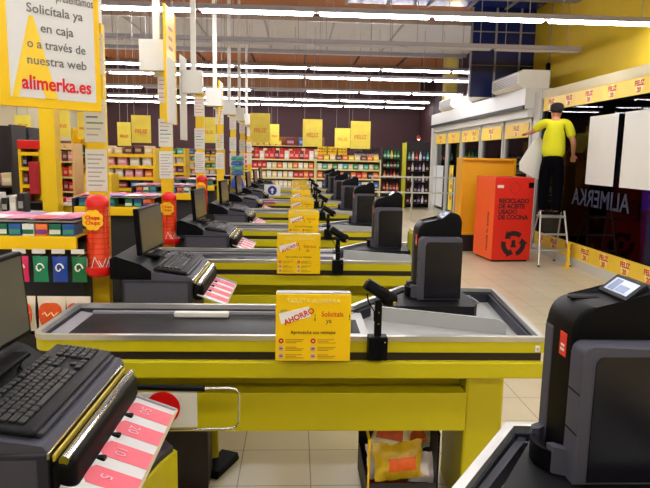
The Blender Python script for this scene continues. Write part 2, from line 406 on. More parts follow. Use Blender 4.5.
# ------------------------------------------------------------------ checkout counters
def counter():
    t = thing('checkout_counter', 'long yellow checkout counter with black belt and steel rim, ' + LANE[1], 'checkout counter', (0, L1 + .3, 0), 'checkout counters')
    Y = L1
    def arc(cx, cy, r, a0, a1, n=5): return [(cx + r * math.cos(math.radians(a0 + (a1 - a0) * k / n)), cy + r * math.sin(math.radians(a0 + (a1 - a0) * k / n))) for k in range(n + 1)]
    out = arc(-1.04, Y + .08, .08, 180, 270) + [(1.10, Y), (1.20, Y + 1.0), (.63, Y + 1.03), (.29, Y + .56), (-1.12, Y + .56)]
    def inset(pts, k):
        b = MB(); n = len(pts); res = []
        for i in range(n):
            p0, p1, p2 = Vector(pts[i - 1]), Vector(pts[i]), Vector(pts[(i + 1) % n])
            d1 = (p1 - p0).normalized(); d2 = (p2 - p1).normalized(); n1 = Vector((-d1.y, d1.x)); n2 = Vector((-d2.y, d2.x))
            nn = (n1 + n2).normalized(); res.append(tuple(p1 + nn * (k / max(.35, nn.dot(n1)))))
        b.bm.free(); return res
    MB().ring(out, .026, .858, .88).build('rim', SILV, t)
    MB().ring(inset(out, .004), .016, .808, .858).build('fascia', YEL, t)
    MB().ring(inset(out, .012), .016, .770, .808).build('band', MAROON, t)
    # protruding bumper beam and the recessed panel beneath it, upper strip sunk deeper to shape a shade band, front side; plain body panels on the other sides
    fr = MB(); fr.box(-1.10, 1.095, Y - .015, Y + .06, .695, .770, .006)
    fr.build('bumper_beam', YEL, t)
    MB().box(-1.06, .775, Y + .045, Y + .175, .425, .605, .004).build('front_panel', YEL, t)
    b = MB(); b.box(-1.06, .775, Y + .16, Y + .175, .600, .770); b.box(-1.08, .60, Y + .50, Y + .53, .425, .768)
    b.box(-1.10, -1.06, Y + .105, Y + .53, .425, .768)
    b.prism([(.58, Y + .53), (.60, Y + .50), (1.12, Y + .50), (1.12, Y + .96), (.62, Y + .96)], 'z', .60, .768)
    b.build('body', YEL, t)
    for nm, (x0, x1, y0, y1) in {'a': (.78, .958, Y + .075, Y + .46), 'b': (-.72, -.40, Y + .53, Y + .56)}.items():
        MB().box(x0, x1, y0, y1, 0, .69 if nm == 'a' else .60, .012).build('leg', YEL, t)
    MB().box(-1.0, -.42, Y + .30, Y + .45, 0, .424, .004).build('pedestal', mat('dark_cabinet', (34, 28, 30), .5), t)
    # belt deck: sloping grey side plate on the left, black belt, steel end plate
    MB().box(-1.02, .12, Y + .05, Y + .50, .79, .842, .012).build('belt', BELT, t, smooth=True)
    p = MB(); p.prism([(-1.085, .845), (-1.02, .835), (-1.02, .80), (-1.085, .80)], 'y', Y + .04, Y + .525)
    p.box(-1.02, .3, Y + .50, Y + .528, .80, .850); p.box(-1.02, .12, Y + .032, Y + .05, .80, .848)
    p.build('side_plate', STEEL, t)
    # scanner window plate
    s = MB().box(.12, .34, Y + .035, Y + .525, .79, .846, .003).build('scanner_plate', LGREY, t)
    MB().box(.16, .30, Y + .16, Y + .38, .844, .848).build('scanner_glass', BLACK, s)
    # bagging trough
    tr = MB(); tr.prism([(.34, Y + .035), (1.06, Y + .035), (1.165, Y + .96), (.665, Y + .985), (.34, Y + .54)], 'z', .785, .80)
    tr.build('bagging_tray', LGREY, t)
    g = MB(); g.prism([(1.06, Y + .035), (1.075, Y + .035), (1.163, Y + .97), (1.15, Y + .97)], 'z', .80, .85); g.ring(inset(out, .021), .012, .785, .858)
    g.box(.66, 1.165, Y + .955, Y + .97, .80, .85); g.prism([(.317, Y + .541), (.334, Y + .530), (.676, Y + .985), (.657, Y + .997)], 'z', .80, .85)
    g.build('tray_wall', DGREY, t)
    # swinging diverter board
    a, bb = Vector((.40, Y + .56)), Vector((1.03, Y + .30)); L = (bb - a).length
    M = Matrix.Translation((a.x, a.y, .80)) @ Matrix.Rotation(math.atan2(bb.y - a.y, bb.x - a.x), 4, 'Z')
    pts = [(0, 0), (L, 0), (L, .03)] + [(L - .05 + .05 * math.cos(q), .03 + .045 * math.sin(q)) for q in [x * PI / 10 for x in range(1, 6)]] + [(.0, .075)]
    MB().prism(pts, 'y', -.009, .009, M).build('diverter_board', LGREY, t)
    pf = MB().prism([(.44, Y + .60), (.50, Y + .565), (.95, Y + .565), (.98, Y + .62), (.98, Y + .955), (.68, Y + .955)], 'z', .80, .872)
    pf.build('machine_platform', CHAR, t)
    k = MB(); k.cyl((1.0, Y + .945, .83), (1.02, Y + .90, .845), .012, 10); k.tube([(1.0, Y + .93, .845), (1.04, Y + .90, .835), (1.07, Y + .88, .815)], .008)
    k.build('pivot_bracket', STEEL, t)
    e = MB().box(1.055, 1.075, Y - .004, Y + .001, .815, .842).build('end_plate', WHITEP, t)
    MB().text('4', .016, (1.061, Y - .005, .822)).build('lane_number', DARKTXT, e)
    return t
CT = counter()
MB_bar = MB().box(-.60, -.33, L1 + .42, L1 + .46, .842, .868, .006).build('divider_bar', WHITE)
tag(MB_bar, 'slim white next-customer divider lying along the belt of the foreground counter', 'divider bar', 'divider bars')

# ------------------------------------------------------------------ promotional sign boxes on the counter rims
def sign_box():
    t = thing('promotional_sign', 'yellow customer card sign box standing against the rim of the ' + LANE[1], 'sign', (.075, L1 - .05, .79), 'yellow customer card signs')
    x0, x1, y0, y1, z0, z1 = -.085, .222, L1 - .075, L1 - .024, .795, 1.068
    MB().box(x0, x1, y0, y1, z0, z1, .003).build('box', YELS, t)
    MB().box(x0 + .004, x1 - .004, y0 + .004, y1 - .004, z1, z1 + .004).build('lid', LGREY, t)
    yy = y0 - .0006
    MB().text('TARJETA ALIMERKA', .025, (.068, yy, 1.032), align='CENTER', sx=1.0).build('heading', mat('pale_print', (240, 225, 130), .6), t)
    cd = MB(); Mr = Matrix.Translation((.0, yy, .985)) @ Matrix.Rotation(-math.radians(14), 4, 'Y')
    cd.box(-.07, .055, -.0012, .0006, -.022, .020, M=Mr)
    c = cd.build('card_picture', WHITEP, t)
    tt = MB(); a = math.radians(24)
    tt.text('AHORRO', .031, (-.046, yy - .0014, .942), right=(math.cos(a), 0, math.sin(a)), up=(-math.sin(a), 0, math.cos(a)), bold=.0008)
    tt.build('lettering', REDP, c)
    MB().text('TARJETA', .008, (-.068, yy - .0014, .995), right=(math.cos(.24), 0, math.sin(.24)), up=(-math.sin(.24), 0, math.cos(.24))).build('lettering', TEALP, c)
    MB().text('Solicítala', .030, (.146, yy, .978), align='CENTER', sx=.86).build('lettering', REDP, t)
    MB().text('¡', .038, (.070, yy, .966)).text('ya', .027, (.132, yy, .952), align='CENTER').text('!', .03, (.212, yy, .966)).build('lettering', DARKTXT, t)
    MB().text('Aproveche sus ventajas', .0195, (.068, yy, .907), align='CENTER').build('lettering', DARKTXT, t)
    for i in range(6):
        cx = -.062 + (i % 2) * .131; cz = .878 - (i // 2) * .031
        b = MB(); b.m(REDP if i < 2 else LGREY).cyl((cx, yy + .0006, cz), (cx, yy - .0006, cz), .0105, 18)
        if i >= 2: b.m(REDP).box(cx - .006, cx + .006, yy - .001, yy, cz - .003, cz + .003)
        else: b.m(WHITEP).box(cx - .004, cx + .004, yy - .001, yy, cz - .0015, cz + .0015)
        b.build('icon', None, t)
        q = MB()
        for r_ in range(3):
            wd = [.075, .068, .045][(r_ + i) % 3]
            q.box(cx + .018, cx + .018 + wd, yy - .0003, yy + .0004, cz + .004 - r_ * .0065, cz + .0062 - r_ * .0065)
        q.build('small_print', BROWNTXT, t)
    return t
SG = sign_box()
for ch in kids(SG):
    for c in [ch] + kids(ch): c.data.transform(Matrix.Translation((.008, 0, .0)) @ Matrix.Diagonal((1.02, 1, 1.055, 1)))

# ------------------------------------------------------------------ card reader on a pole
def reader():
    t = thing('card_reader', 'black card reader tilted on a pole at the rim of the ' + LANE[1], 'card reader', (.345, L1 - .03, .79), 'card readers')
    x = .353; y = L1 - .035
    b = MB().box(x - .041, x + .041, y - .028, y + .031, .792, .895, .004); br = b.build('clamp', BLACK, t)
    MB().cyl((x + .028, y - .028, .875), (x + .028, y - .031, .875), .003, 8).build('screw', CHROME, br)
    p = MB().box(x - .016, x + .014, y - .012, y + .012, .895, 1.05, .003); pl = p.build('pole', BLACK, t)
    for zz in (.95, 1.0): MB().cyl((x, y - .012, zz), (x, y - .0145, zz), .0035, 8).build('screw', CHROME, pl)
    M = Matrix.Translation((x - .0, y, 1.075)) @ Matrix.Rotation(math.radians(32), 4, 'Y') @ Matrix.Rotation(math.radians(-12), 4, 'X')
    h = MB().box(-.075, .035, -.032, .032, -.014, .03, .012, 3, M=M).build('reader_body', BLACK, t, smooth=True)
    MB().box(-.072, -.02, -.026, .026, .030, .034, M=M).build('screen', mat('grey_screen', (120, 125, 130), .15), h)
    k = MB()
    for i in range(3):
        for j in range(3): k.box(-.012 + i * .014, -.002 + i * .014, -.022 + j * .016, -.010 + j * .016, .030, .034, M=M)
    k.build('keypad', CHAR, h)
    MB().sphere((x + .045, y, 1.055), .036, .030, .034).build('swivel', BLACK, t, smooth=True)
    MB().tube([(x - .05, y + .01, 1.075), (x - .045, y - .01, 1.045), (x - .02, y - .013, 1.005), (x - .018, y - .010, .96)], .003, 6).build('cable', BLACKM, t)
    MB().box(x + .056, x + .070, y - .036, y - .02, 1.035, 1.05, .003).build('connector', mat('brass', (180, 160, 90), .4, metal=.6), t)
    return t
RD = reader()

# ------------------------------------------------------------------ cash machine on the bagging side
def cash_machine():
    Y = L1 + .035
    t = thing('cash_machine', 'tall black cash machine with grey columns and sloped screen on the ' + LANE[1], 'cash machine', (.8, Y + .8, .872), 'cash payment machines')
    prof = [(.665, .876), (.665, 1.225)] + [(.725 - .06 * math.cos(a), 1.235 + .065 * math.sin(a)) for a in [PI / 2 * k / 8 for k in range(1, 9)]]
    prof += [(.80, 1.304), (.822, 1.31), (.872, 1.345), (.885, 1.349)] + [(.893 + .047 * math.sin(a), 1.302 + .047 * math.cos(a)) for a in [PI / 2 * k / 6 for k in range(0, 7)]] + [(.945, .876)]
    b = MB().prism(prof, 'y', Y + .745, Y + .965)
    es = [e for e in b.bm.edges if abs(e.verts[0].co.y - e.verts[1].co.y) < 1e-6]
    bmesh.ops.bevel(b.bm, geom=es, offset=.012, segments=3, affect='EDGES', profile=.5, clamp_overlap=True)
    body = b.build('housing', BLACK, t, smooth=True)
    # front block: grey frame, rounded on its top left corner, dark inset panel
    fp = [(.665, .876), (.665, 1.19)] + [(.690 - .025 * math.cos(a), 1.195 + .025 * math.sin(a)) for a in [PI / 2 * k / 5 for k in range(1, 6)]] + [(.925, 1.22), (.93, 1.21), (.93, .876)]
    b = MB().prism(fp, 'y', Y + .655, Y + .748)
    es = [e for e in b.bm.edges if abs(e.verts[0].co.y - e.verts[1].co.y) < 1e-6 and e.verts[0].co.y < Y + .7]
    bmesh.ops.bevel(b.bm, geom=es, offset=.006, segments=2, affect='EDGES', profile=.5, clamp_overlap=True)
    fr = b.build('front_block', MGREY, t, smooth=True)
    ip = [(.70, .885), (.70, 1.17)] + [(.722 - .022 * math.cos(a), 1.175 + .022 * math.sin(a)) for a in [PI / 2 * k / 5 for k in range(1, 6)]] + [(.9315, 1.197), (.9315, .885)]
    MB().prism(ip, 'y', Y + .650, Y + .66).build('inset_panel', mat('glossy_black', (10, 9, 20), .25), fr)
    gv = MB()
    for zz in (1.0, 1.1): gv.box(.6635, .6655, Y + .66, Y + .745, zz, zz + .003)
    gv.build('seam', BLACKM, fr)
    MB().box(.662, .70, Y + .895, Y + .968, .88, 1.225, .008).build('rear_column', MGREY, t)
    # screen on the slope
    a = math.atan2(1.345 - 1.31, .872 - .822)
    M = Matrix.Translation((.847, Y + .855, 1.3275)) @ Matrix.Rotation(-a, 4, 'Y')
    bz = MB().box(-.036, .036, -.098, .098, .0, .010, .003, M=M).build('screen_bezel', CHAR, t)
    MB().box(-.024, .024, -.076, .076, .0095, .0108, M=M).build('screen', mat('lit_screen', (150, 165, 190), .2, emit=.18), bz)
    q = MB(); q.box(-.018, .004, -.05, .01, .0106, .0114, M=M); q.box(-.02, .02, .02, .06, .0106, .0114, M=M)
    q.build('screen_graphics', mat('lit_screen_dark', (90, 110, 150), .2, emit=.1), bz)
    MB().box(.70, .80, Y + .87, Y + .90, 1.299, 1.3035).build('note_slot', BLACKM, t)
    # red maker's badge on the left flank
    bd = MB().box(.6625, .666, Y + .785, Y + .835, 1.165, 1.225, .001).build('badge', mat('badge_red', (235, 50, 35), .4), t)
    MB().box(.6618, .663, Y + .795, Y + .825, 1.178, 1.185).box(.6618, .663, Y + .795, Y + .822, 1.190, 1.196).build('badge_print', WHITEP, bd)
    # coin cup
    def cup(r, n=9): return [(.665 - r * math.sin(PI * k / n) * .062, Y + .83 - .105 * r * math.cos(PI * k / n)) for k in range(n + 1)]
    o_ = cup(1.0); i_ = list(reversed(cup(.78)))
    MB().prism(o_ + i_, 'z', .876, .93).prism(o_, 'z', .876, .885).build('coin_cup', BLACK, t, smooth=True)
    g1 = MB(); g1.prism([(.665, Y + .715), (.632, Y + .735), (.625, Y + .775), (.645, Y + .775), (.665, Y + .75)], 'z', .877, .945); g1.build('cup_corner', MGREY, t)
    g1 = MB(); g1.prism([(.665, Y + .95), (.625, Y + .92), (.618, Y + .885), (.64, Y + .885), (.665, Y + .91)], 'z', .877, .945); g1.build('cup_corner', MGREY, t)
    return t
CM = cash_machine()
for ch in kids(CM):                      # slimmer: taper the assembled unit to its true width and depth
    for c in [ch] + kids(ch):
        o_ = Vector((.8, L1 + .835, .872)); px, py = .665, L1 + .685
        c.data.transform(Matrix.Translation(Vector((px, py, 0)) - o_ + Vector((0, 0, o_.z))) @ Matrix.Translation((.008, 0, 0)) @ Matrix.Diagonal((.87, .70, 1, 1)) @ Matrix.Translation(o_ - Vector((px, py, o_.z))))

# ------------------------------------------------------------------ cashier's till desk
def till_desk():
    Y = L1
    t = thing('till_desk', 'grey and black till desk behind the belt of the ' + LANE[1], 'till desk', (-.82, Y + 1.0, 0), 'till desks')
    MB().box(-.94, -.60, Y + .76, Y + 1.30, 0, .80, .004).build('cabinet', mat('dark_cabinet', (34, 28, 30), .5), t)
    MB().box(-.96, -.575, Y + .72, Y + 1.35, .80, .945, .004).build('drawer_box', DGREY, t)
    MB().box(-.945, -.60, Y + .718, Y + .722, .815, .93).build('drawer_front', MGREY, t)
    # black sloping housing on the cashier's left
    MB().prism([(-1.03, .945), (-1.03, 1.06), (-1.0, 1.075), (-.86, 1.03), (-.80, .99), (-.80, .945)], 'y', Y + .74, Y + 1.28).build('printer_housing', BLACK, t)
    pr = MB(); pr.prism([(-.80, .945), (-.80, .992), (-.588, .962), (-.575, .945)], 'y', Y + .725, Y + 1.35); pr.build('keyboard_shelf', MGREY, t)
    return t
TD = till_desk()
def rail():
    Y = L1
    t = thing('coin_dispenser', 'black rounded rail with silver and yellow strips by the keyboard of the ' + LANE[1], 'cash dispenser', (-.55, Y + 1.0, .83), 'cash dispenser rails')
    b = MB().box(-.574, -.512, Y + .715, Y + 1.30, .83, .935, .028, 5); bo = b.build('housing', BLACK, t, smooth=True)
    MB().box(-.562, -.554, Y + .712, Y + 1.305, .930, .948, .004).build('yellow_strip', mat('strip_yellow', (190, 170, 60), .3, metal=.3), t)
    MB().box(-.574, -.567, Y + .712, Y + 1.305, .935, .952, .002).build('edge_strip', CHROME, t)
    MB().cyl((-.538, Y + .72, .929), (-.538, Y + 1.30, .929), .012, 12).build('chrome_strip', CHROME, t)
    MB().box(-.550, -.535, Y + .732, Y + .737, .87, .89).build('badge', REDP, t)
    for k in range(3):
        MB().box(-.515, -.49, Y + .86 + k * .13, Y + .885 + k * .13, .845, .86, .004).build('latch', BLACK, t)
    return t
RL = rail()
def price_tray():
    Y = L1
    t = thing('note_tray', 'sloping white tray with pink note-value arrows beside the ' + LANE[1], 'tray', (-.45, Y + 1.0, .80), 'pink and white note trays')
    A, B = Vector((-.545, .872)), Vector((-.385, .812)); d = (B - A).normalized(); nrm = Vector((-d.y, d.x)) * 1.0
    if nrm.y < 0: nrm = -nrm
    y0, y1 = Y + .71, Y + 1.26; L = (B - A).length
    def pt(u, h): p = A + d * u + nrm * h; return (p.x, p.y)
    MB().prism([pt(0, 0), pt(L, 0), pt(L, -.006), pt(0, -.006)], 'y', y0, y1).build('sheet', mat('tray_white', (205, 205, 205), .3), t)
    MB().prism([pt(L - .004, .004), pt(L + .004, .004), pt(L + .004, -.012), pt(L - .004, -.012)], 'y', y0, y1 + .006).build('edge', mat('brass_edge', (170, 150, 110), .4, metal=.4), t)
    MB().cyl((*pt(.01, .002)[:1], y1 + .004, pt(.01, .002)[1]), (pt(L, .002)[0], y1 + .004, pt(L, .002)[1]), .006, 8).build('end_rod', STEEL, t)
    R3 = Vector((d.x, 0, d.y)); N3 = Vector((nrm.x, 0, nrm.y))
    for k, s in enumerate(('5', '10', '20', '50')):
        yc = y0 + .085 + k * .130; hw = .04
        outl = [(.022, yc), (.045, yc - hw), (L - .004, yc - hw), (L - .004, yc + hw), (.045, yc + hw)]
        b = MB(); vs = []
        for u, yy in outl:
            p = pt(u, .0008); vs.append(b.bm.verts.new((p[0], yy, p[1])))
        f = b.bm.faces.new(vs); ex = bmesh.ops.extrude_face_region(b.bm, geom=[f])
        bmesh.ops.translate(b.bm, vec=N3 * .0006, verts=[v for v in ex['geom'] if isinstance(v, bmesh.types.BMVert)])
        lb = b.build('arrow_label', PINK, t)
        p = pt(.082, .0018)
        MB().text(s, .045, (p[0] - .012, yc, p[1] + .006), right=(0, -1, 0), up=tuple(R3 * 1.0), align='CENTER', depth=.0004).build('numeral', mat('faint_print', (240, 170, 180), .5), lb)
    return t
PT = price_tray()

# ------------------------------------------------------------------ monitors and keyboards
def monitor():
    Y = L1
    t = thing('monitor', 'flat black till monitor turned to the cashier at the ' + LANE[1], 'monitor', (-.90, Y + .96, 1.03), 'till monitors')
    MB().box(-.985, -.80, Y + .97, Y + 1.17, 1.03, 1.045, .005).build('stand_foot', BLACK, t)
    MB().box(-.925, -.905, Y + 1.04, Y + 1.11, 1.045, 1.20, .004).build('stand_neck', BLACK, t)
    b = MB(); M = Matrix.Translation((-.885, Y + 1.08, 1.195)) @ Matrix.Rotation(math.radians(-4), 4, 'Y') @ Matrix.Rotation(math.radians(-4), 4, 'Z')
    b.box(-.022, .010, -.22, .22, -.135, .135, .006, M=M); fr = b.build('casing', BLACK, t)
    MB().box(.0095, .0115, -.205, .205, -.119, .122, M=M).build('screen', mat('monitor_screen', (92, 92, 84), .22), fr)
    return t
MN = monitor()
def keyboard(full):
    Y = L1
    t = thing('keyboard', 'large black till keyboard on the sloping shelf of the ' + LANE[1], 'keyboard', (-.69, Y + 1.0, .955), 'till keyboards')
    a = math.atan2(.03, .212)
    M = Matrix.Translation((-.795, Y + .745, .999)) @ Matrix.Rotation(a, 4, 'Y') @ Matrix.Diagonal((1, 1.18, 1, 1))
    W, D = .505, .185
    MB().box(0, D, 0, W, -.004, .018, .010, 3, M=M).build('case', CHAR, t, smooth=True)
    MB().box(D - .004, D + .012, .01, W - .01, -.004, .008, .003, M=M).build('wrist_edge', DGREY, t)
    KC = mat('key_black', (22, 22, 25), .45)
    rowsx = [.014, .042, .064, .086, .108, .130]
    tot = MB()
    def key(r, y, w):
        x = rowsx[r]
        b = tot if not full else MB()
        b.prism([(x, 0), (x + .0185, 0), (x + .016, 0)], 'y', 0, 1) if False else None
        b.box(x, x + .018, y, y + w, .016, .0265, .0022, 1, M=M)
        if full: b.build('key', KC, t)
    W1 = .0172
    for r in range(6):
        y = .018
        if r == 0:
            for k in range(13): key(0, y, W1); y += .0232 + (.004 if k in (0, 4, 8) else 0)
        else:
            first = [0, .0172, .027, .031, .040, .027][r]; nk = [0, 13, 12, 11, 10, 0][r]
            if r < 5:
                key(r, y, first); y += first + .0035
                for k in range(nk): key(r, y, W1); y += W1 + .0035
                key(r, y, max(.018, .318 - y))
            else:
                for wd in (.026, .022, .022, .13, .022, .022, .026): key(r, y, wd); y += wd + .0042
        if r in (0, 1, 2, 4, 5):
            for k in range(3):
                if r == 4 and k != 1: continue
                key(r, .334 + k * .0205, W1)
        if r >= 1:
            for k in range(4): key(r, .408 + k * .0205, W1)
    if not full: tot.build('keys', KC, t)
    MB().tube([M @ Vector((.0, .30, .005)), M @ Vector((-.03, .34, .004)), M @ Vector((-.05, .42, .01))], .003, 6).build('cable', BLACKM, t)
    return t
KB_near = keyboard(True); KB_far = keyboard(False)

# ------------------------------------------------------------------ lay out the lanes
for o in (TD, RL, PT, MN, KB_far): o.location.y += .09
for k in range(8):
    if k == 1: continue
    dy = (0, LANE_Y[k] - L1, 0)
    sk = ('pivot_bracket', 'pedestal') if k > 2 else ()
    dup(CT, dy, 'long yellow checkout counter with black belt and steel rim, ' + LANE[k])
    if k: dup(SG, (-.055 if k == 2 else 0, dy[1], 0), 'yellow customer card sign box standing against the rim of the ' + LANE[k], skip=('icon', 'small_print') if k > 3 else ())
    if k: dup(RD, (-.045 if k == 2 else -.02 * (k % 2), dy[1], 0), 'black card reader tilted on a pole at the rim of the ' + LANE[k])
    dup(CM, dy, 'tall black cash machine with grey columns and sloped screen on the ' + LANE[k])
    ty = (0, dy[1] + (0 if k else -.09), 0)
    dup(TD, ty, 'grey and black till desk behind the belt of the ' + LANE[k])
    dup(RL, ty, 'black rounded rail with silver and yellow strips by the keyboard of the ' + LANE[k])
    dup(PT, ty, 'sloping white tray with pink note-value arrows beside the ' + LANE[k])
    dup(MN, ty, 'flat black till monitor turned to the cashier at the ' + LANE[k])
    if k >= 2: dup(KB_far, ty, 'large black till keyboard on the sloping shelf of the ' + LANE[k])
KB_near.location.y = KB_near.location.y + LANE_Y[0] - L1
KB_near['label'] = 'large black till keyboard on the sloping shelf of the ' + LANE[0]
# ------------------------------------------------------------------ lane posts with notices and junction boxes
def post():
    y = L1 + 1.06
    t = thing('lane_post', 'yellow post', 'post', (-1.2, y, 0), 'lane posts')
    MB().box(-1.25, -1.15, y, y + .06, 0, 2.36, .003).build('post', YELP, t)
    MB().box(-1.30, -1.24, y + .01, y + .05, 2.3, CEIL, .004).build('ceiling_pole', WHITE, t)
    MB().box(-1.40, -1.16, y - .07, y + .06, 2.34, 2.60, .006).build('junction_box', WHITE, t)
    for z0, z1, m_, nl in ((1.42, 1.66, 'a', 8), (1.70, 1.94, 'b', 6), (2.08, 2.30, 'c', 5)):
        s = MB().box(-1.262, -1.142, y - .004, y - .001, z0, z1).build('notice', PAPER, t)
        q = MB()
        for i in range(nl):
            zz = z1 - .03 - i * (z1 - z0 - .04) / nl
            q.m(TEALP if (m_ == 'b' and i == 3) else (mat('blue_print', (60, 90, 150), .6) if (m_ == 'b' and i == 2) else (mat('salmon_print', (215, 130, 120), .6) if m_ == 'c' or (m_ == 'b' and i == 0) else mat('pale_grey_print', (170, 168, 168), .7))))
            q.box(-1.25, -1.155 - (i % 3) * .015, y - .0048, y - .0038, zz - .005, zz + .003)
        q.build('print', None, s)
    return t
PO = post()
PL = ['yellow post with white notices beside the %s candy rack' % w for w in ('nearest', 'second', 'third', 'fourth', 'fifth', 'sixth', 'seventh', 'eighth')]
PO['label'] = PL[0]
PO.location.x += .045
for k in range(2, 8): dup(PO, (0, LANE_Y[k] - L1, 0), PL[k - 1], skip=() if k < 5 else ('print',))
# tall double-sided flag signs hanging from the ceiling beside the poles
def flag():
    y = L1 + 1.84 + 1.0
    t = thing('flag_sign', 'tall narrow hanging flag sign with yellow top beside the second lane post', 'hanging sign', (-1.135, y, 1.9), 'flag signs')
    MB().box(-1.14, -1.13, y - .12, y + .28, 1.9, 2.86).build('panel', PAPER, t)
    MB().box(-1.1465, -1.1235, y - .13, y - .115, 1.9, 2.86).box(-1.1465, -1.1235, y + .275, y + .29, 1.9, 2.86).build('edge_trim', YELP, t)
    q = MB().m(YELS).box(-1.1415, -1.1285, y - .115, y + .275, 2.45, 2.86)
    q.m(mat('salmon_print', (215, 130, 120), .6))
    for i in range(3): q.box(-1.1425, -1.1275, y + .0, y + .16, 2.52 + i * .08, 2.55 + i * .08)
    q.build('print', None, t)
    MB().cyl((-1.135, y + .2, 2.86), (-1.135, y + .2, CEIL), .004, 6).build('wire', STEEL, t)
    return t
FS = flag()
FS.location.x += .03
dup(FS, (-.24, 1.9, -.1), 'plain white narrow hanging flag sign beside the third lane post', skip=('edge_trim', 'print'))
dup(FS, (-.05, 3.9, -.15), 'narrow yellow topped hanging flag sign beside the fourth lane post')

# ------------------------------------------------------------------ tall sign hung at the left: white panel in a yellow frame
def big_sign():
    R = Vector((.7071, .7071, 0)); U = Vector((0, 0, 1)); N = R.cross(U)
    p1 = Vector((-1.035, 3.30, 0)); W = .508
    t = thing('hanging_sign', 'large yellow framed white sign about home orders hanging at upper left', 'hanging sign', (p1.x - R.x * W / 2, p1.y - R.y * W / 2, 1.855))
    M = Matrix(((R.x, -N.x, 0, p1.x), (R.y, -N.y, 0, p1.y), (0, 0, 1, 0), (0, 0, 0, 1)))
    MB().box(-W, 0, 0, .04, 1.855, 2.62, .002, M=M).build('frame_board', YELS, t)
    MB().box(-.456, -.032, -.003, 0, 1.900, 2.58, M=M).build('white_panel', mat('sign_white', (222, 224, 226), .4), t)
    def P(u, z, d=-.0045): q = M @ Vector((u, d, z)); return tuple(q)
    b = MB()
    b.prism([(-.45, 1.90), (-.355, 2.285), (-.335, 2.285), (-.232, 1.90), (-.29, 1.90), (-.325, 1.985), (-.325, 1.985), (-.395, 1.985), (-.420, 1.90)], 'y', -.0045, -.003, M=M)
    b.build('letter_a', mat('pale_sign_yellow', (248, 212, 50), .4), t)
    g = MB()
    for s, u, z, wd in (('presentamos', -.128, 2.373, .19), ('Solicítala ya', -.228, 2.30, .276), ('en caja', -.223, 2.215, .162), ('o a través de', -.2255, 2.137, .288), ('nuestra web', -.2265, 2.060, .294)):
        g.text(s, .060, P(u, z, -.0055), right=R, up=U, align='CENTER', depth=.0004, bold=.0006, width=wd)
    g.build('lettering', GREYTXT, t)
    MB().text('alimerka.es', .092, P(-.23, 1.942, -.006), right=R, up=U, align='CENTER', depth=.0004, bold=.0022, width=.345).build('lettering', mat('sign_red', (225, 15, 40), .5), t)
    for u in (-.4, -.1):
        q = M @ Vector((u, .02, 0)); MB().cyl((q.x, q.y, 2.62), (q.x, q.y, CEIL), .004, 6).build('wire', STEEL, t)
big_sign()

# ------------------------------------------------------------------ candy racks between the lanes
PEG = mat('rack_dark', (38, 38, 44), .55)
def rack():
    y = L1 + .86
    t = thing('candy_rack', 'candy', 'display rack', (-1.55, y + .2, 0), 'candy racks')
    b = MB(); b.box(-1.90, -1.225, y + .10, y + .38, 0, 1.10); b.box(-1.90, -1.225, y + .38, y + .40, 0, 1.25)
    b.box(-1.92, -1.90, y, y + .40, 0, 1.25); b.build('cabinet', PEG, t)
    MB().box(-1.90, -1.215, y - .01, y + .015, 1.105, 1.178, .003).build('price_band', YELS, t)
    MB().box(-1.90, -1.225, y + .015, y + .38, 1.165, 1.178).build('upper_shelf', YELS, t)
    MB().box(-1.90, -1.225, y + .02, y + .38, 1.255, 1.262).build('top_shelf', LGREY, t)
    MB().box(-1.90, -1.20, y - .02, y + .10, .625, .645).build('snack_shelf', BLACK, t)
    MB().box(-1.90, -1.20, y - .03, y + .10, .30, .32).build('lower_shelf', BLACK, t)
    MB().box(-1.74, -1.66, y - .012, y - .01, 1.115, 1.175).build('price_card', PAPER, t)
    return t
RK = rack()
RLAB = ['yellow banded candy rack %s' % s for s in ('in the left foreground beside the till monitor', 'behind the second lane till', 'behind the third lane till', 'behind the fourth lane till', 'behind the fifth lane till', 'behind the sixth lane till')]
RK['label'] = RLAB[0]
for k in range(2, 6): dup(RK, (0, LANE_Y[k] - L1, 0), RLAB[k - 1])
yf = L1 + .86
# gum boxes in the upper row
cols = [mat('gum_green', (20, 110, 80), .4), mat('gum_blue', (40, 90, 160), .4), mat('gum_orange', (235, 120, 60), .4), mat('gum_white', (220, 225, 220), .4), mat('gum_teal', (60, 150, 130), .4), mat('gum_purple', (120, 60, 140), .4)]
cn = ['green', 'blue', 'orange', 'white', 'teal', 'purple']
def gum_box(ci, x, y, z, lab, grp):
    t = thing('gum_box', lab, 'gum box', (x, y, z), grp)
    MB().box(x - .032, x + .032, y, y + .14, z, z + .066, .003).build('carton', cols[ci], t)
    b = MB().box(x - .030, x + .030, y - .0015, y, z + .01, z + .035).build('front_print', cols[(ci + 3) % 6], t)
    return t
GB = {}
seq = [0, 4, 2, 0, 1, 3, 2, 0, 1]
for k, ci in enumerate(seq):
    x = -1.85 + k * .073
    lab = '%s gum carton in the upper row of the nearest candy rack' % cn[ci]
    if ci not in GB: GB[ci] = gum_box(ci, x, yf + .02, 1.178, lab, 'gum cartons on the nearest candy rack'); GB[ci]['_x'] = x
    else: dup(GB[ci], (x - GB[ci]['_x'], 0, 0), lab)
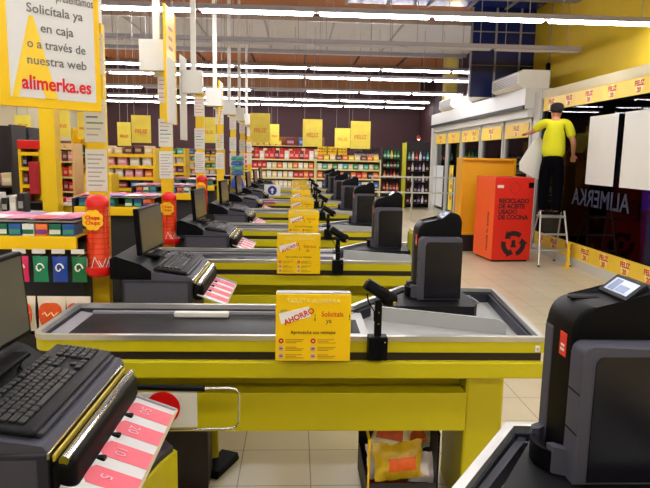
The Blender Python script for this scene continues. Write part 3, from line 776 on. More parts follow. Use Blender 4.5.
# candy sticks and magazines on top
tops = [mat('candy_pink', (225, 120, 150), .4), mat('candy_lilac', (150, 110, 180), .4), mat('candy_red', (200, 40, 60), .4), mat('candy_white', (232, 226, 226), .4), mat('candy_magenta', (190, 60, 130), .4)]
tn = ['pink', 'lilac', 'red', 'white', 'magenta']
def candy(ci, x, y, z, lab, grp, rz=0):
    b = MB(); b.pillow((0, 0, .012), .13, .19, .022, right=(1, 0, 0), up=(0, 1, 0), n=5, seed=ci)
    o = b.build('candy_packet', tops[ci], None, smooth=True, base=(0, 0, 0)); o.location = (x, y, z); o.rotation_euler.z = rz
    return tag(o, lab, 'candy packet', grp)
CP = {}
for lane in range(1, 5):
    for r in range(2):
        for k in range(5):
            ci = (k * 2 + r + lane) % 5
            x = -1.83 + k * .135
            y = LANE_Y[lane] + .86 + .10 + r * .17; z = 1.264 + .0
            lab = '%s candy packet lying on top of the %s candy rack' % (tn[ci], ORD[lane - 1]); g = 'candy packets on the %s rack' % ORD[lane - 1]
            if ci not in CP: CP[ci] = candy(ci, x, y, z, lab, g)
            else:
                o = CP[ci].copy(); COL.objects.link(o); o.location = (x, y, z); tag(o, lab, 'candy packet', g)
            (o if ci in CP and o.name != CP[ci].name else CP[ci]).rotation_euler.z = 0
# gum cartons on the farther racks
for lane in range(2, 5):
    for k in range(8):
        ci = (k * 5 + lane) % 6
        if ci in GB:
            x = -1.29 - k * .078
            dup(GB[ci], (x - GB[ci]['_x'], LANE_Y[lane] - L1, 0), '%s gum carton in the upper row of the %s candy rack' % (cn[ci], ORD[lane - 1]), 'gum cartons on the %s rack' % ORD[lane - 1])
for o in GB.values():
    del o['_x']
for o in list(COL.objects):
    if '_x' in o: del o['_x']
# hanging bags of gum with price tags on hooks, and snack bags on the shelf below
def swirl_bag(x, z, c, lab):
    t = thing('gum_bag', lab, 'gum bag', (x, yf - .03, z), 'gum bags hanging on the nearest candy rack')
    b = MB(); b.pillow((x, yf - .03, z + .07), .082, .145, .03, n=7, seed=int(x * 100)); b.build('bag', c, t, smooth=True)
    s = MB(); path = [(x + .024 * math.cos(a) * (1 - a / 9), yf - .0475, z + .078 + .030 * math.sin(a) * (1 - a / 9)) for a in [q * .5 for q in range(13)]]
    s.tube(path, .0045, 6); s.build('swirl_print', WHITEP, t)
    MB().cyl((x, yf + .10, z + .145), (x, yf - .045, z + .145), .0025, 6).build('hook', CHROME, t)
    MB().box(x - .035, x + .035, yf - .05, yf - .044, z + .16, z + .185).build('price_tag', PAPER, t)
for x, c, nmn in ((-1.49, (225, 40, 100), 'pink'), (-1.385, (20, 135, 95), 'green'), (-1.28, (20, 70, 170), 'blue'), (-1.175, (10, 110, 60), 'dark green')):
    swirl_bag(x - .02, .930, mat('bag_' + nmn.replace(' ', '_'), c, .35), nmn + ' bag of gum hanging on a hook beneath the yellow price band')
for i, x in enumerate((-1.475, -1.32, -1.175)):
    w = [.135, .155, .135][i]
    t = thing('snack_bag', ['orange printed snack bag behind the till monitor', 'orange printed snack bag in the middle of the hanging row', 'orange printed snack bag beside the yellow post foot'][i], 'snack bag', (x - .03, yf - .03, .65), 'orange snack bags on the nearest rack')
    b = MB(); b.pillow((x - .03, yf - .04, .75), w, .20, .05, n=8, seed=i); b.build('bag', mat('bag_cream', (225, 215, 195), .35), t, smooth=True)
    h = MB(); pts = [(x - .03 + w * .45 * (math.cos(a) * (1 - .12 * math.cos(2 * a))), .738 + .078 * (math.sin(a) + .22 * abs(math.cos(a)))) for a in [q * PI / 12 for q in range(24)]]
    h.prism(pts, 'y', yf - .070, yf - .060); h.build('print', mat('bag_orange', (235, 85, 25), .35, noise=.3, scale=20), t)
    MB().text('Snack' if False else '', .01, (0, 0, 0)).bm.free()
    s = MB(); s.tube([(x - .07 + q * .012, yf - .073, .755 + .012 * math.sin(q * 2.1)) for q in range(8)], .004, 6); s.build('script_print', mat('bag_pale', (250, 220, 170), .4), t)
for k in range(9):
    x = -1.75 + k * .065
    ci = (k * 3) % 5
    o = CP[ci].copy(); COL.objects.link(o); o.location = (x, yf + .06, .46); o.rotation_euler = (math.radians(80), 0, 0)
    o.scale = (.8, .8, .8)
    o.location.z = .40
    tag(o, '%s candy packet standing on the lowest shelf of the nearest rack' % tn[ci], 'candy packet', 'packets on the lowest rack shelf')

# ------------------------------------------------------------------ red lollipop dispensers
LPR = mat('lolly_orange_red', (236, 84, 34), .3)
LRED = mat('lolly_red', (226, 14, 16), .28)
def lolly():
    c = Vector((-1.108, L1 + .90, 0)); z0, z1 = .95, 1.41
    t = thing('lollipop_stand', 'tall red lollipop dispenser with yellow flower badge in front of the nearest yellow post', 'lollipop dispenser', (c.x, c.y, z0), 'red lollipop dispensers')
    b = MB(); b.lathe([(.058, 1.0), (.056, 1.005), (.056, 1.35), (.058, 1.355)], c, 20); bd = b.build('tube', LPR, t, smooth=True)
    q = MB()
    for i in range(11): q.lathe([(.059, 1.02 + i * .03), (.0605, 1.023 + i * .03), (.059, 1.026 + i * .03)], c, 20)
    for a in range(6): q.cyl((c.x + .060 * math.cos(a * PI / 3 + .3), c.y + .060 * math.sin(a * PI / 3 + .3), 1.0), (c.x + .060 * math.cos(a * PI / 3 + .3), c.y + .060 * math.sin(a * PI / 3 + .3), 1.355), .002, 6)
    q.build('cage', LRED, t)
    MB().lathe([(.062, 1.345), (.062, 1.375), (.05, 1.398), (.025, 1.41), (0, 1.413)], c, 20).build('cap', LRED, t, smooth=True)
    MB().lathe([(.03, .945), (.075, .962), (.090, .99), (.090, 1.012), (.080, 1.012), (.066, .99), (0, .985)], c, 24).build('tray', LRED, t, smooth=True)
    fl = MB(); pts = []
    for k in range(48):
        a = 2 * PI * k / 48; r = .052 + .007 * abs(math.sin(4 * a)); pts.append((c.x + r * math.cos(a) - .004, 1.275 + r * math.sin(a)))
    fl.prism(pts, 'y', c.y - .076, c.y - .070); f_ = fl.build('flower_badge', mat('badge_yellow', (255, 200, 30), .4), t)
    MB().box(c.x - .01, c.x + .01, c.y - .07, c.y - .055, 1.265, 1.285).build('badge_clip', LRED, t)
    MB().text('Chupa', .030, (c.x - .004, c.y - .0768, 1.280), align='CENTER', bold=.0008).text('Chups', .030, (c.x - .004, c.y - .0768, 1.252), align='CENTER', bold=.0008).build('lettering', LRED, f_)
    s = MB(); rnd = random.Random(3)
    ls = []
    for i in range(9):
        a = rnd.uniform(PI * .95, PI * 2.05); p = Vector((c.x + .070 * math.cos(a), c.y + .068 * math.sin(a), 1.0))
        e = p + Vector((rnd.uniform(-.035, .035), rnd.uniform(-.012, .01), rnd.uniform(.03, .075)))
        l = MB(); l.m(WHITEP).cyl(p, e, .0022, 6); l.m(tops[i % 5]).sphere(p, .012, seg=8)
        l.build('lollipop', None, t, smooth=True)
    s.bm.free()
    return t
LS = lolly()
dup(LS, (.005, 1.87, -.10), 'red lollipop dispenser beside the second lane monitor', skip=('stem',))
dup(LS, (-.01, 3.80, -.02), 'small red lollipop dispenser in front of the third yellow post', skip=('lollipop', 'stem'))
# blue and green mint tower farther back
t = thing('mint_tower', 'blue and green mint display tower beside the fourth lane till', 'display tower', (-1.04, 10.665, 0))
b = MB().m(mat('mint_blue', (30, 90, 200), .35)).lathe([(.09, 0), (.09, .08), (.02, .10), (.02, 1.02), (.11, 1.06), (.12, 1.12), (.09, 1.22), (.05, 1.28)], (-1.04, 10.665, 0), 18); b.build('stand', None, t, smooth=True)
for i in range(4):
    b = MB().m(cols[4] if i % 2 else cols[1]).lathe([(.11, 1.28 + i * .085), (.115, 1.30 + i * .085), (.10, 1.35 + i * .085), (.02, 1.36 + i * .085)], (-1.04, 10.665, 0), 16); b.build('tier', None, t)
# ------------------------------------------------------------------ lane gate at the foreground lane
gy = 2.30
t = thing('lane_gate', 'chrome loop barrier with black sleeve in front of the yellow panel', 'barrier', (-.60, gy, .54))
MB().cyl((-.76, gy, .732), (-.355, gy, .722), .012, 12).build('sleeve', BLACK, t, smooth=True)
MB().tube([(-.36, gy, .722), (-.26, gy, .724), (-.232, gy, .718), (-.222, gy, .705), (-.219, gy, .69), (-.222, gy, .58), (-.232, gy, .562), (-.25, gy, .554), (-.40, gy, .550), (-.76, gy, .546)], .0055, 10).build('loop', CHROME, t, smooth=True)
MB().box(-.72, -.387, gy - .008, gy + .008, .562, .706, .002).build('sign_plate', WHITE, t)
MB().cyl((-.52, gy - .008, .645), (-.52, gy - .0115, .645), .068, 36).build('red_disc', LRED, t)
MB().box(-.80, -.76, gy - .02, gy + .02, 0, .76, .004).build('post', BLACK, t)
MB().box(-.86, -.72, gy - .06, gy + .06, 0, .01).build('foot', BLACK, t)
# grey topped drawer box under the note tray
t = thing('waste_bin', 'grey topped box with yellow side standing below the pink note tray', 'box', (-.53, 1.95, 0))
pl = [(-.59, 1.70), (-.57, 1.70), (-.47, 2.08), (-.44, 2.16), (-.50, 2.22), (-.59, 2.22)]
MB().prism(pl, 'z', 0, .53).build('body', YEL, t)
MB().prism([(-.595, 1.695), (-.585, 1.695), (-.485, 2.08), (-.455, 2.16), (-.505, 2.225), (-.595, 2.225)], 'z', .53, .55).build('lid', DGREY, t)
# ------------------------------------------------------------------ foot pedal and cable on the floor
t = thing('foot_pedal', 'black foot pedal lying on the floor tiles under the foreground counter', 'foot pedal', (-.385, 3.03, 0))
M = Matrix.Translation((-.385, 3.0, 0)) @ Matrix.Rotation(math.radians(-23), 4, 'Z')
b = MB(); b.box(-.05, .05, -.115, .115, .002, .02, .004, M=M); b.build('base', BLACKM, t)
b = MB(); b.prism([(-.10, .02), (-.10, .035), (.10, .048), (.112, .02)], 'x', -.048, .048, M=M); b.build('pedal_plate', BLACK, t)
MB().tube([(-.43, 2.93, .012), (-.47, 2.87, .008), (-.55, 2.84, .006), (-.66, 2.85, .006), (-.8, 2.80, .006)], .006, 8).build('cable', BLACKM, t)
MB_f = None
# ------------------------------------------------------------------ shopping bags in a bin below the counter
t = thing('bag_bin', 'wire and yellow edged bin on the floor under the bagging end of the foreground counter', 'bin', (.45, L1 + .2, 0))
x0, x1, y0, y1 = .345, .665, L1 + .06, L1 + .50
b = MB()
b.box(x0, x1, y0, y1, 0, .012); b.box(x0, x0 + .006, y0, y1, 0, .14); b.box(x1 - .006, x1, y0, y1, 0, .40); b.box(x0, x1, y1 - .006, y1, 0, .38); b.box(x0, x1, y0, y0 + .006, 0, .16)
b.build('basket', PEG, t)
b = MB(); b.tube([(x0, y1, .38), (x0, y0, .375), (x0, y0, .05)], .007, 8); b.build('yellow_edge', YELS, t)
b = MB(); b.tube([(x1, y1, .41), (x1, y0, .405), (x1, y0, .05)], .006, 8); b.build('black_edge', BLACK, t)
CLEARP = mat('bag_film', (235, 225, 195), .2, noise=.45, scale=16, bump=.8)
YBAG = mat('bag_yellow', (245, 185, 40), .3, noise=.5, scale=22, bump=.6)
specs = [((0.496, L1 + .13, .24), .24, .17, .08, YBAG, (1, 0, .1), (0, .35, 1), 'yellow printed bag on the front of the bin under the counter'),
         ((0.478, L1 + .20, .35), .20, .22, .09, CLEARP, (1, 0, -.25), (.15, .25, 1), 'clear crumpled bag with brown contents standing in the bin'),
         ((0.586, L1 + .24, .34), .18, .20, .08, CLEARP, (1, 0, .3), (-.2, .3, 1), 'clear crumpled bag leaning to the right side of the bin'),
         ((0.424, L1 + .20, .20), .15, .16, .07, mat('bag_milky', (225, 215, 215), .3, noise=.25, scale=12), (1, .2, 0), (0, .3, 1), 'milky white bag low at the left of the bin'),
         ((0.613, L1 + .14, .20), .13, .14, .07, mat('bag_milky', (225, 215, 215), .3), (1, -.2, 0), (0, .4, 1), 'milky white bag low at the right of the bin'),
         ((0.496, L1 + .20, .12), .28, .12, .10, mat('bag_brown', (150, 60, 40), .35, noise=.4, scale=18), (1, 0, 0), (0, .5, 1), 'brown and red bag at the bottom of the bin')]
for i, (c, w_, h_, t_, m_, r_, u_, lab) in enumerate(specs):
    tt = thing('bread_bag', lab, 'plastic bag', c, 'plastic bags in the bin')
    b = MB(); b.pillow(c, w_, h_, t_, right=r_, up=Vector(u_) - Vector(r_) * Vector(r_).dot(Vector(u_)) / Vector(r_).dot(Vector(r_)), n=10, seed=20 + i)
    for v in b.bm.verts: v.co += Vector((random.uniform(-1, 1), random.uniform(-1, 1), random.uniform(-1, 1))) * .004
    b.build('bag', m_, tt, smooth=True)
    if i == 2:
        b = MB(); b.pillow(Vector(c) + Vector((-.01, -.045, .0)), .11, .10, .012, right=(1, 0, .3), up=(-.2, .3, 1), n=6, seed=9); b.build('print', mat('bag_orange_red', (225, 95, 30), .4, noise=.4, scale=25), tt, smooth=True)
    if i == 1:
        b = MB(); b.pillow(Vector(c) + Vector((-.02, -.05, .04)), .13, .11, .03, right=(1, 0, -.2), up=(.2, .2, 1), n=6, seed=4); b.build('print', mat('bag_red_brown', (180, 70, 35), .4, noise=.5, scale=25), tt, smooth=True)
    if i == 0:
        b = MB(); b.pillow(Vector(c) + Vector((.01, -.043, .0)), .13, .06, .01, right=(1, 0, .1), up=(0, .35, 1), n=6, seed=5); b.build('print', mat('bag_orange_red', (225, 95, 30), .4, noise=.4, scale=25), tt, smooth=True)
# yellow-green crate at the end of the second lane
t = thing('yellow_crate', 'yellow green box of leaflets at the bagging end of the second full lane', 'box', (1.03, L1 + 1.84 + .55, .8))
b = MB(); b.box(.965, 1.11, L1 + 2.35, L1 + 2.62, .80, 1.02, .004); b.build('box', mat('lime_yellow', (205, 205, 20), .45), t)
b = MB(); b.box(.975, 1.10, L1 + 2.36, L1 + 2.61, 1.02, 1.045, .004); b.build('leaflets', mat('leaflet_cream', (230, 200, 150), .6, noise=.2, scale=30), t)
# small things lying on belts
b = MB(); b.pillow((-.42, L1 + 1.84 + .22, .856), .07, .09, .02, right=(1, 0, 0), up=(0, 1, 0), n=6); tag(b.build('glove', mat('dark_cloth', (30, 30, 40), .8), None, smooth=True), 'small dark pouch lying on the belt of the second full lane', 'pouch')
b = MB(); b.box(-.34, -.24, L1 + 3.68 + .15, L1 + 3.68 + .21, .843, .852, .002); tag(b.build('leaflet', PINK), 'pink leaflet lying on the belt of the third full lane', 'leaflet')
b = MB(); b.box(-.72, -.35, L1 + 7.36 + .1, L1 + 7.36 + .17, .843, .875, .003); tag(b.build('leaflet_stack', mat('magenta_paper', (200, 50, 140), .5)), 'magenta paper stack on the belt of the fifth full lane', 'paper stack')
# blue arrow sign on a far counter
t = thing('arrow_sign', 'small white square sign with blue round arrow on a far lane', 'sign', (-.45, 11.2, .88))
MB().box(-.60, -.30, 11.2, 11.21, .885, 1.10).build('plate', WHITEP, t)
MB().cyl((-.45, 11.2, .99), (-.45, 11.195, .99), .085, 24).build('blue_disc', mat('sign_blue', (20, 60, 160), .4), t)
MB().prism([(-.465, .935), (-.435, .935), (-.435, .99), (-.41, .99), (-.45, 1.04), (-.49, .99), (-.465, .99)], 'y', 11.190, 11.196).build('arrow', WHITEP, t)
# ------------------------------------------------------------------ shelving and goods
SH_C = mat('shelf_cream', (225, 215, 150), .5)
SH_D = mat('shelf_dark', (38, 30, 34), .6)
def shelving(name, x0, x1, y0, y1, levels, top, side, shelfm, label, cat='shelf unit', edge=None, backm=None):
    t = thing(name, label, cat, ((x0 + x1) / 2, (y0 + y1) / 2, 0))
    MB().box(x0, x1, y1 - .02, y1, 0, top).build('back_panel', backm or side, t)
    for x in (x0, x1 - .03): MB().box(x, x + .03, y0, y1 - .02, 0, top).build('side_panel', side, t)
    for z in levels:
        sh = MB().box(x0 + .03, x1 - .03, y0, y1 - .02, z - .02, z).build('shelf', shelfm, t)
        if edge: MB().box(x0 + .03, x1 - .03, y0 - .008, y0, z - .035, z + .004).build('price_edge', edge, sh)
    return t
PAL = {'red': (200, 30, 30), 'white': (225, 222, 215), 'yellow': (235, 200, 40), 'orange': (232, 120, 40), 'green': (60, 140, 70), 'teal': (70, 170, 150), 'blue': (50, 90, 170), 'pink': (225, 150, 175), 'purple': (120, 60, 130), 'brown': (100, 55, 40), 'cream': (228, 205, 160), 'black': (30, 26, 32), 'dark_red': (120, 20, 35)}
PROT = {}
def carton(c):
    if ('c', c) not in PROT:
        b = MB(); m1 = mat('carton_' + c, PAL[c], .45, noise=.12, scale=30); m2 = mat('carton_label_' + c, tuple((v * 1 + 255 * 1.2) / 2.2 for v in PAL[c]), .5)
        b.m(m1).box(-.5, .5, 0, 1, 0, 1, .04, 1); b.m(m2).box(-.36, .36, -.03, 0, .30, .62)
        o = b.build('product_carton', None, None, base=(0, 0, 0)); PROT[('c', c)] = [o, 0]
    return PROT[('c', c)]
def bottle(c):
    if ('b', c) not in PROT:
        b = MB(); m1 = mat('bottle_' + c, PAL[c], .2); m2 = mat('bottle_label_' + c, tuple((v + 255 * 1.5) / 2.5 for v in PAL[c]), .5)
        b.m(m1).lathe([(.44, 0), (.46, .05), (.46, .58), (.30, .72), (.16, .80), (.16, .95), (.18, 1.0)], (0, .5, 0), 10); b.m(m2).lathe([(.475, .2), (.475, .48)], (0, .5, 0), 10)
        o = b.build('product_bottle', None, None, smooth=True, base=(0, 0, 0)); PROT[('b', c)] = [o, 0]
    return PROT[('b', c)]
def put(kind, c, x, y, z, w, d, h, label, cat, grp):
    p = carton(c) if kind == 'c' else bottle(c)
    if p[1] == 0: o = p[0]; p[1] = 1
    else: o = p[0].copy(); COL.objects.link(o)
    o.location = (x, y, z); o.scale = (w, d, h); tag(o, label, cat, grp)
def row(x0, x1, y, z, w, h, d, cs, kind, where, gap=.12, jit=.12, run=1):
    """a row of packets standing on one shelf; cs cycles the colours, run repeats each"""
    n = int((x1 - x0) / (w * (1 + gap)))
    for i in range(n):
        c = cs[(i // run) % len(cs)] if run else random.choice(cs)
        hh = h * (1 - jit * random.random())
        nm = c.replace('_', ' ')
        nn = {'c': 'carton', 'b': 'bottle'}[kind]
        put(kind, c, x0 + w * .6 + i * (x1 - x0) / n, y, z, w, d, hh, '%s %s standing %s' % (nm, nn, where), nn, '%s %ss %s' % (nm, nn, where))

# back wall run of shelves
lv = [.12, .50, .88, 1.24, 1.58]
shelving('back_shelving', -1.75, .55, 17.9, 18.4, [.12, .42, .70, .98, 1.25, 1.52], 1.56, SH_C, SH_C, 'long cream shelving at the back, left half, with red and white goods', edge=SH_C, backm=mat('shelf_back', (120, 80, 60), .7))
shelving('back_shelving', .56, 2.5, 17.9, 18.4, [.12, .42, .70, .98, 1.25, 1.52], 1.56, SH_C, SH_C, 'long cream shelving at the back, right half, below two yellow banners', edge=SH_C, backm=mat('shelf_back', (120, 80, 60), .7))
W = lambda i, s: 'on the %s shelf of the %s back shelving' % (['lowest', 'second', 'third', 'fourth', 'fifth', 'top'][i], s)
row(-1.70, .5, 17.98, .70, 0.111, .20, .2, ['white', 'white', 'cream'], 'c', W(2, 'left'))
row(-.1, .5, 17.98, .98, 0.130, .22, .2, ['red', 'red', 'orange'], 'c', W(3, 'left'))
row(-1.70, -.1, 17.98, .98, 0.130, .20, .2, ['cream', 'white'], 'c', W(3, 'left'))
row(-.9, .5, 17.98, 1.25, 0.130, .19, .2, ['white', 'cream', 'orange'], 'c', W(4, 'left'))
row(-1.70, -.9, 17.98, 1.25, 0.111, .22, .2, ['red'], 'c', W(4, 'left'))
row(-1.70, .5, 17.98, 1.52, 0.130, .26, .2, ['red', 'red', 'dark_red', 'red', 'white'], 'c', W(5, 'left'))
row(.6, 2.45, 17.98, .70, 0.143, .20, .2, ['white', 'blue', 'cream'], 'c', W(2, 'right'))
row(.6, 2.45, 17.98, .98, 0.143, .20, .2, ['orange', 'black', 'orange', 'red'], 'c', W(3, 'right'))
row(.6, 2.45, 17.98, 1.25, 0.130, .17, .2, ['white', 'teal', 'cream', 'green'], 'c', W(4, 'right'))
row(.6, 2.45, 17.98, 1.52, 0.156, .16, .2, ['orange', 'yellow', 'cream', 'brown'], 'c', W(5, 'right'))
row(1.72, 2.45, 18.15, 1.56 + .001, .06, .36, .08, ['black'], 'b', 'on top of the right back shelving')
# second, higher display behind it
shelving('back_shelving', -1.8, .9, 20.2, 20.7, [1.2, 1.6, 1.95], 2.25, mat('crate_brown', (150, 95, 50), .6), SH_C, 'tall brown backed shelving rising behind the cream back shelving')
row(-1.7, -.5, 20.25, 1.95, .16, .18, .3, ['yellow'], 'c', 'on the tall brown backed shelving')
row(-.4, .85, 20.25, 1.95, .30, .30, .3, ['dark_red', 'blue', 'brown'], 'c', 'on the tall brown backed shelving')
row(-1.7, .85, 20.25, 1.6, .12, .28, .3, ['red', 'cream', 'red'], 'c', 'on the middle of the tall brown backed shelving')
# produce crates, yellow
for k in range(3):
    t = thing('yellow_crate', 'yellow slatted crate standing on the right back shelving, %s from the left' % ['first', 'second', 'third'][k], 'crate', (.75 + k * .3, 18.2, 1.56), 'yellow crates on the back shelving')
    b = MB(); x = .75 + k * .3
    for z in (1.70, 1.78, 1.86): b.box(x - .14, x + .14, 18.05, 18.07, z, z + .05)
    for q in (-.14, -.05, .04, .12): b.box(x + q, x + q + .02, 18.05, 18.35, 1.68, 1.92)
    b.box(x - .14, x + .14, 18.05, 18.35, 1.68, 1.70); b.build('slats', YELS, t)
# right-hand back area: bright cooler, yellow column, wine wall
shelving('drinks_cooler', 2.75, 3.38, 19.5, 19.9, [.15, .55, .95, 1.3, 1.6], 1.95, SH_D, SH_D, 'drinks shelf with green and orange goods left of the yellow column', edge=None)
row(2.8, 3.35, 19.55, 1.6, .09, .26, .12, ['green', 'teal', 'yellow', 'green'], 'b', 'on the top of the drinks shelf')
row(2.8, 3.35, 19.55, 1.3, .09, .24, .12, ['brown', 'green', 'brown'], 'b', 'on the fourth level of the drinks shelf')
row(2.8, 3.35, 19.55, .95, .09, .26, .12, ['orange', 'brown', 'red'], 'b', 'on the third level of the drinks shelf')
row(2.8, 3.35, 19.55, .55, .09, .28, .12, ['red', 'orange', 'brown'], 'b', 'on the second level of the drinks shelf')
struct(MB().box(3.40, 3.52, 19.4, 19.52, 0, 2.1).build('trim_40', mat('lime_post', (190, 190, 20), .5)))
t = shelving('wine_shelf', 3.55, 4.75, 19.5, 19.9, [.15, .5, .85, 1.2, 1.55], 2.15, SH_D, SH_D, 'dark wine shelf lined with bottles beside the entrance')
for i, z in enumerate((.15, .5, .85, 1.2, 1.55)):
    row(3.6, 4.7, 19.55, z, .085, .28, .1, ['dark_red', 'white', 'black', 'purple', 'white', 'brown', 'blue'] if i != 4 else ['teal', 'white', 'red', 'white', 'blue'], 'b', 'on the %s shelf of the wine wall' % ORD[i].replace('nearest', 'lowest'), gap=.3)
for i, x in enumerate((3.9, 4.35)):
    t = thing('spot_lamp', 'small red shaded spot lamp above the wine shelf, %s' % ['left one', 'right one'][i], 'lamp', (x, 19.4, 2.2), 'spot lamps over the wine shelf')
    MB().lathe([(.08, 2.22), (.05, 2.32), (.02, 2.36)], (x, 19.4, 0), 12).build('shade', mat('shade_red', (150, 30, 20), .5), t)
    MB().sphere((x, 19.4, 2.23), .035).build('bulb', mat('warm_bulb', (255, 190, 140), .4, emit=8), t)
    MB().cyl((x, 19.4, 2.36), (x, 19.4, CEIL), .008, 6).build('rod', BLACK, t)
# barrier rails in front of it
t = thing('guard_rail', 'pair of chrome guard rails in front of the wine shelf', 'guard rail', (3.0, 15.5, 0))
for z in (.74, 1.14): MB().cyl((1.95, 15.5, z), (4.1, 15.5, z), .022, 10).build('rail', SILV, t)
for x in (1.95, 3.0, 4.1): MB().cyl((x, 15.5, 0), (x, 15.5, 1.16), .022, 10).build('post', SILV, t)

# gondolas behind the posts
def gondola(x0, x1, y, top, lab, seed):
    random.seed(seed)
    levels = [.2, .4, .6, .8, 1.06, 1.20, 1.34, 1.48, 1.62]
    shelving('gondola', x0, x1, y, y + .4, levels, top, YELP, SH_C, lab, edge=YELS, backm=mat('shelf_back', (120, 80, 60), .7))
    sets = [['cream', 'brown'], ['pink', 'purple'], ['white', 'pink', 'white'], ['teal', 'white', 'green'], ['white', 'teal', 'cream', 'teal'], ['dark_red', 'blue', 'black', 'brown'], ['white', 'pink', 'orange', 'teal'], ['pink', 'white', 'purple', 'cream']]
    nm = lab.split(' gondola')[0]
    for i, z in enumerate(levels):
        if i < 4: continue
        row(x0 + .03, x1 - .03, y + .05, z, .115 if i % 2 else .095, .115, .2, sets[(i + seed) % 8], 'c', 'on the %s level of the %s gondola' % (ORD[i].replace('nearest', 'lowest'), nm), run=2, jit=.3)
gondola(-2.42, -1.75, 7.58, 1.70, 'colourful yellow gondola between the first and second yellow posts', 8)
gondola(-2.6, -1.75, 9.6, 1.72, 'deep yellow gondola between the second and third yellow posts', 3)
gondola(-2.6, -1.6, 13.2, 1.75, 'far yellow gondola between the third and fourth yellow posts', 5)
gondola(-4.35, -3.35, 9.3, 1.8, 'left yellow gondola beyond the counter with the white top', 2)
# left far corner
shelving('cooler_shelf', -4.4, -3.48, 7.6, 8.0, [.3, .62, .92, 1.2], 1.95, SH_D, SH_D, 'dark cooler shelf with packets at the far left edge')
for i, z in enumerate((.3, .62, .92, 1.2)):
    row(-4.35, -3.5, 7.65, z, .13, .17, .2, [['green', 'white'], ['white', 'green'], ['white', 'red'], ['cream', 'pink']][i], 'c', 'on the %s shelf of the far left cooler' % ORD[i].replace('nearest', 'lowest'))
shelving('dark_rack', -4.2, -3.62, 8.4, 8.8, [.5, .8, 1.05, 1.3, 1.55], 1.95, SH_D, SH_C, 'dark rack with green and red packets between cooler and yellow stand')
for i, z in enumerate((.8, 1.05, 1.3, 1.55)):
    row(-4.15, -3.65, 8.45, z, .10, .17, .2, [['yellow', 'green'], ['green', 'dark_red'], ['red', 'green', 'cream'], ['black', 'brown']][i], 'c', 'on the %s shelf of the dark rack' % ORD[i])
t = shelving('promotion_stand', -3.19, -2.93, 7.1, 7.4, [1.05, 1.25, 1.45, 1.62], 1.66, YELP, YELP, 'narrow yellow promotion stand with red top beside the yellow column', edge=YELS)
MB().box(-3.19, -2.93, 7.08, 7.4, 1.66, 1.76, .01).build('red_header', RED, t)
MB().box(-3.04, -2.95, 7.0, 7.1, 1.15, 1.52, .01).build('red_panel', mat('crimson', (170, 15, 40), .5), t)
for i, z in enumerate((1.05, 1.25, 1.45)):
    row(-3.16, -3.05, 7.13, z, .05, .14, .15, [['dark_red'], ['brown', 'cream'], ['black', 'brown']][i], 'c', 'on the %s shelf of the narrow yellow stand' % ORD[i].replace('nearest', 'lowest'))
shelving('promotion_stand', -2.99, -2.74, 7.6, 7.9, [.95, 1.15, 1.33, 1.52, 1.68], 1.74, mat('stand_peach', (225, 190, 140), .5), SH_C, 'peach coloured stand of red cartons right of the yellow column')
for i, z in enumerate((.95, 1.15, 1.33, 1.52)):
    row(-2.96, -2.77, 7.63, z, .055, .13, .15, [['dark_red'], ['red', 'dark_red'], ['orange', 'red'], ['pink', 'brown']][i], 'c', 'on the %s shelf of the peach stand' % ORD[i].replace('nearest', 'lowest'))
shelving('promotion_stand', -2.95, -2.74, 8.1, 8.4, [1.2, 1.4, 1.58, 1.75], 1.95, YELP, YELP, 'yellow stand with rows of small bottles behind the first yellow post')
for i, z in enumerate((1.2, 1.4, 1.58)):
    row(-2.92, -2.77, 8.13, z, .045, .13, .1, [['purple', 'brown'], ['green', 'yellow'], ['blue', 'teal']][i], 'b', 'on the %s shelf of the yellow bottle stand' % ORD[i].replace('nearest', 'lowest'))
# yellow service desk with white top and bits on it
t = thing('service_desk', 'yellow service desk with white top behind the nearest candy rack', 'desk', (-2.3, 6.4, 0))
b = MB(); b.box(-2.46, -2.41, 6.25, 6.7, 0, 1.095); b.box(-2.17, -2.12, 6.25, 6.7, 0, 1.095); b.box(-2.41, -2.17, 6.66, 6.70, 0, 1.095); b.prism([(-2.41, 1.095), (-2.17, 1.095), (-2.17, .96), (-2.21, .99), (-2.29, 1.01), (-2.37, .99), (-2.41, .96)], 'y', 6.25, 6.28)
b.build('body', YELP, t)
MB().box(-2.50, -2.10, 6.2, 6.72, 1.095, 1.12, .004).build('top', WHITE, t)
for i, x in enumerate((-2.43, -2.33, -2.23)):
    put('c', ['red', 'pink', 'red'][i], x, 6.3, 1.12, .085, .15, .045, '%s flat carton on the white top of the yellow desk, %s' % (['red', 'pink', 'red'][i], ['left', 'middle', 'right'][i]), 'carton', 'flat cartons on the desk')
t = thing('yellow_cabinet', 'tall yellow cabinet with sloping side beside the white topped desk', 'cabinet', (-2.2, 6.95, 0))
MB().box(-2.36, -2.06, 6.8, 7.1, 0, 1.40, .005).build('body', YELP, t); MB().box(-2.2, -2.12, 6.795, 6.80, 1.20, 1.27).build('handle_plate', mat('olive_plate', (150, 130, 30), .5), t)
t = thing('pump_bottle', 'white pump bottle standing at the right end of the white desk top', 'bottle', (-2.15, 6.35, 1.12)); MB().lathe([(.032, 1.12), (.034, 1.14), (.034, 1.31), (.012, 1.34), (.012, 1.37)], (-2.15, 6.35, 0), 14).build('body', WHITE, t, smooth=True)
MB().box(-2.18, -2.14, 6.34, 6.36, 1.37, 1.382).build('pump', WHITE, t)
# white bin by the column
t = thing('pedal_bin', 'narrow white bin with black lid between yellow column and promotion stand', 'bin', (-2.78, 6.6, 0)); MB().box(-2.86, -2.70, 6.5, 6.75, 0, 1.02, .01).build('body', mat('bin_cream', (225, 220, 170), .5), t); MB().box(-2.88, -2.68, 6.48, 6.76, 1.02, 1.10, .01).build('lid', BLACK, t)
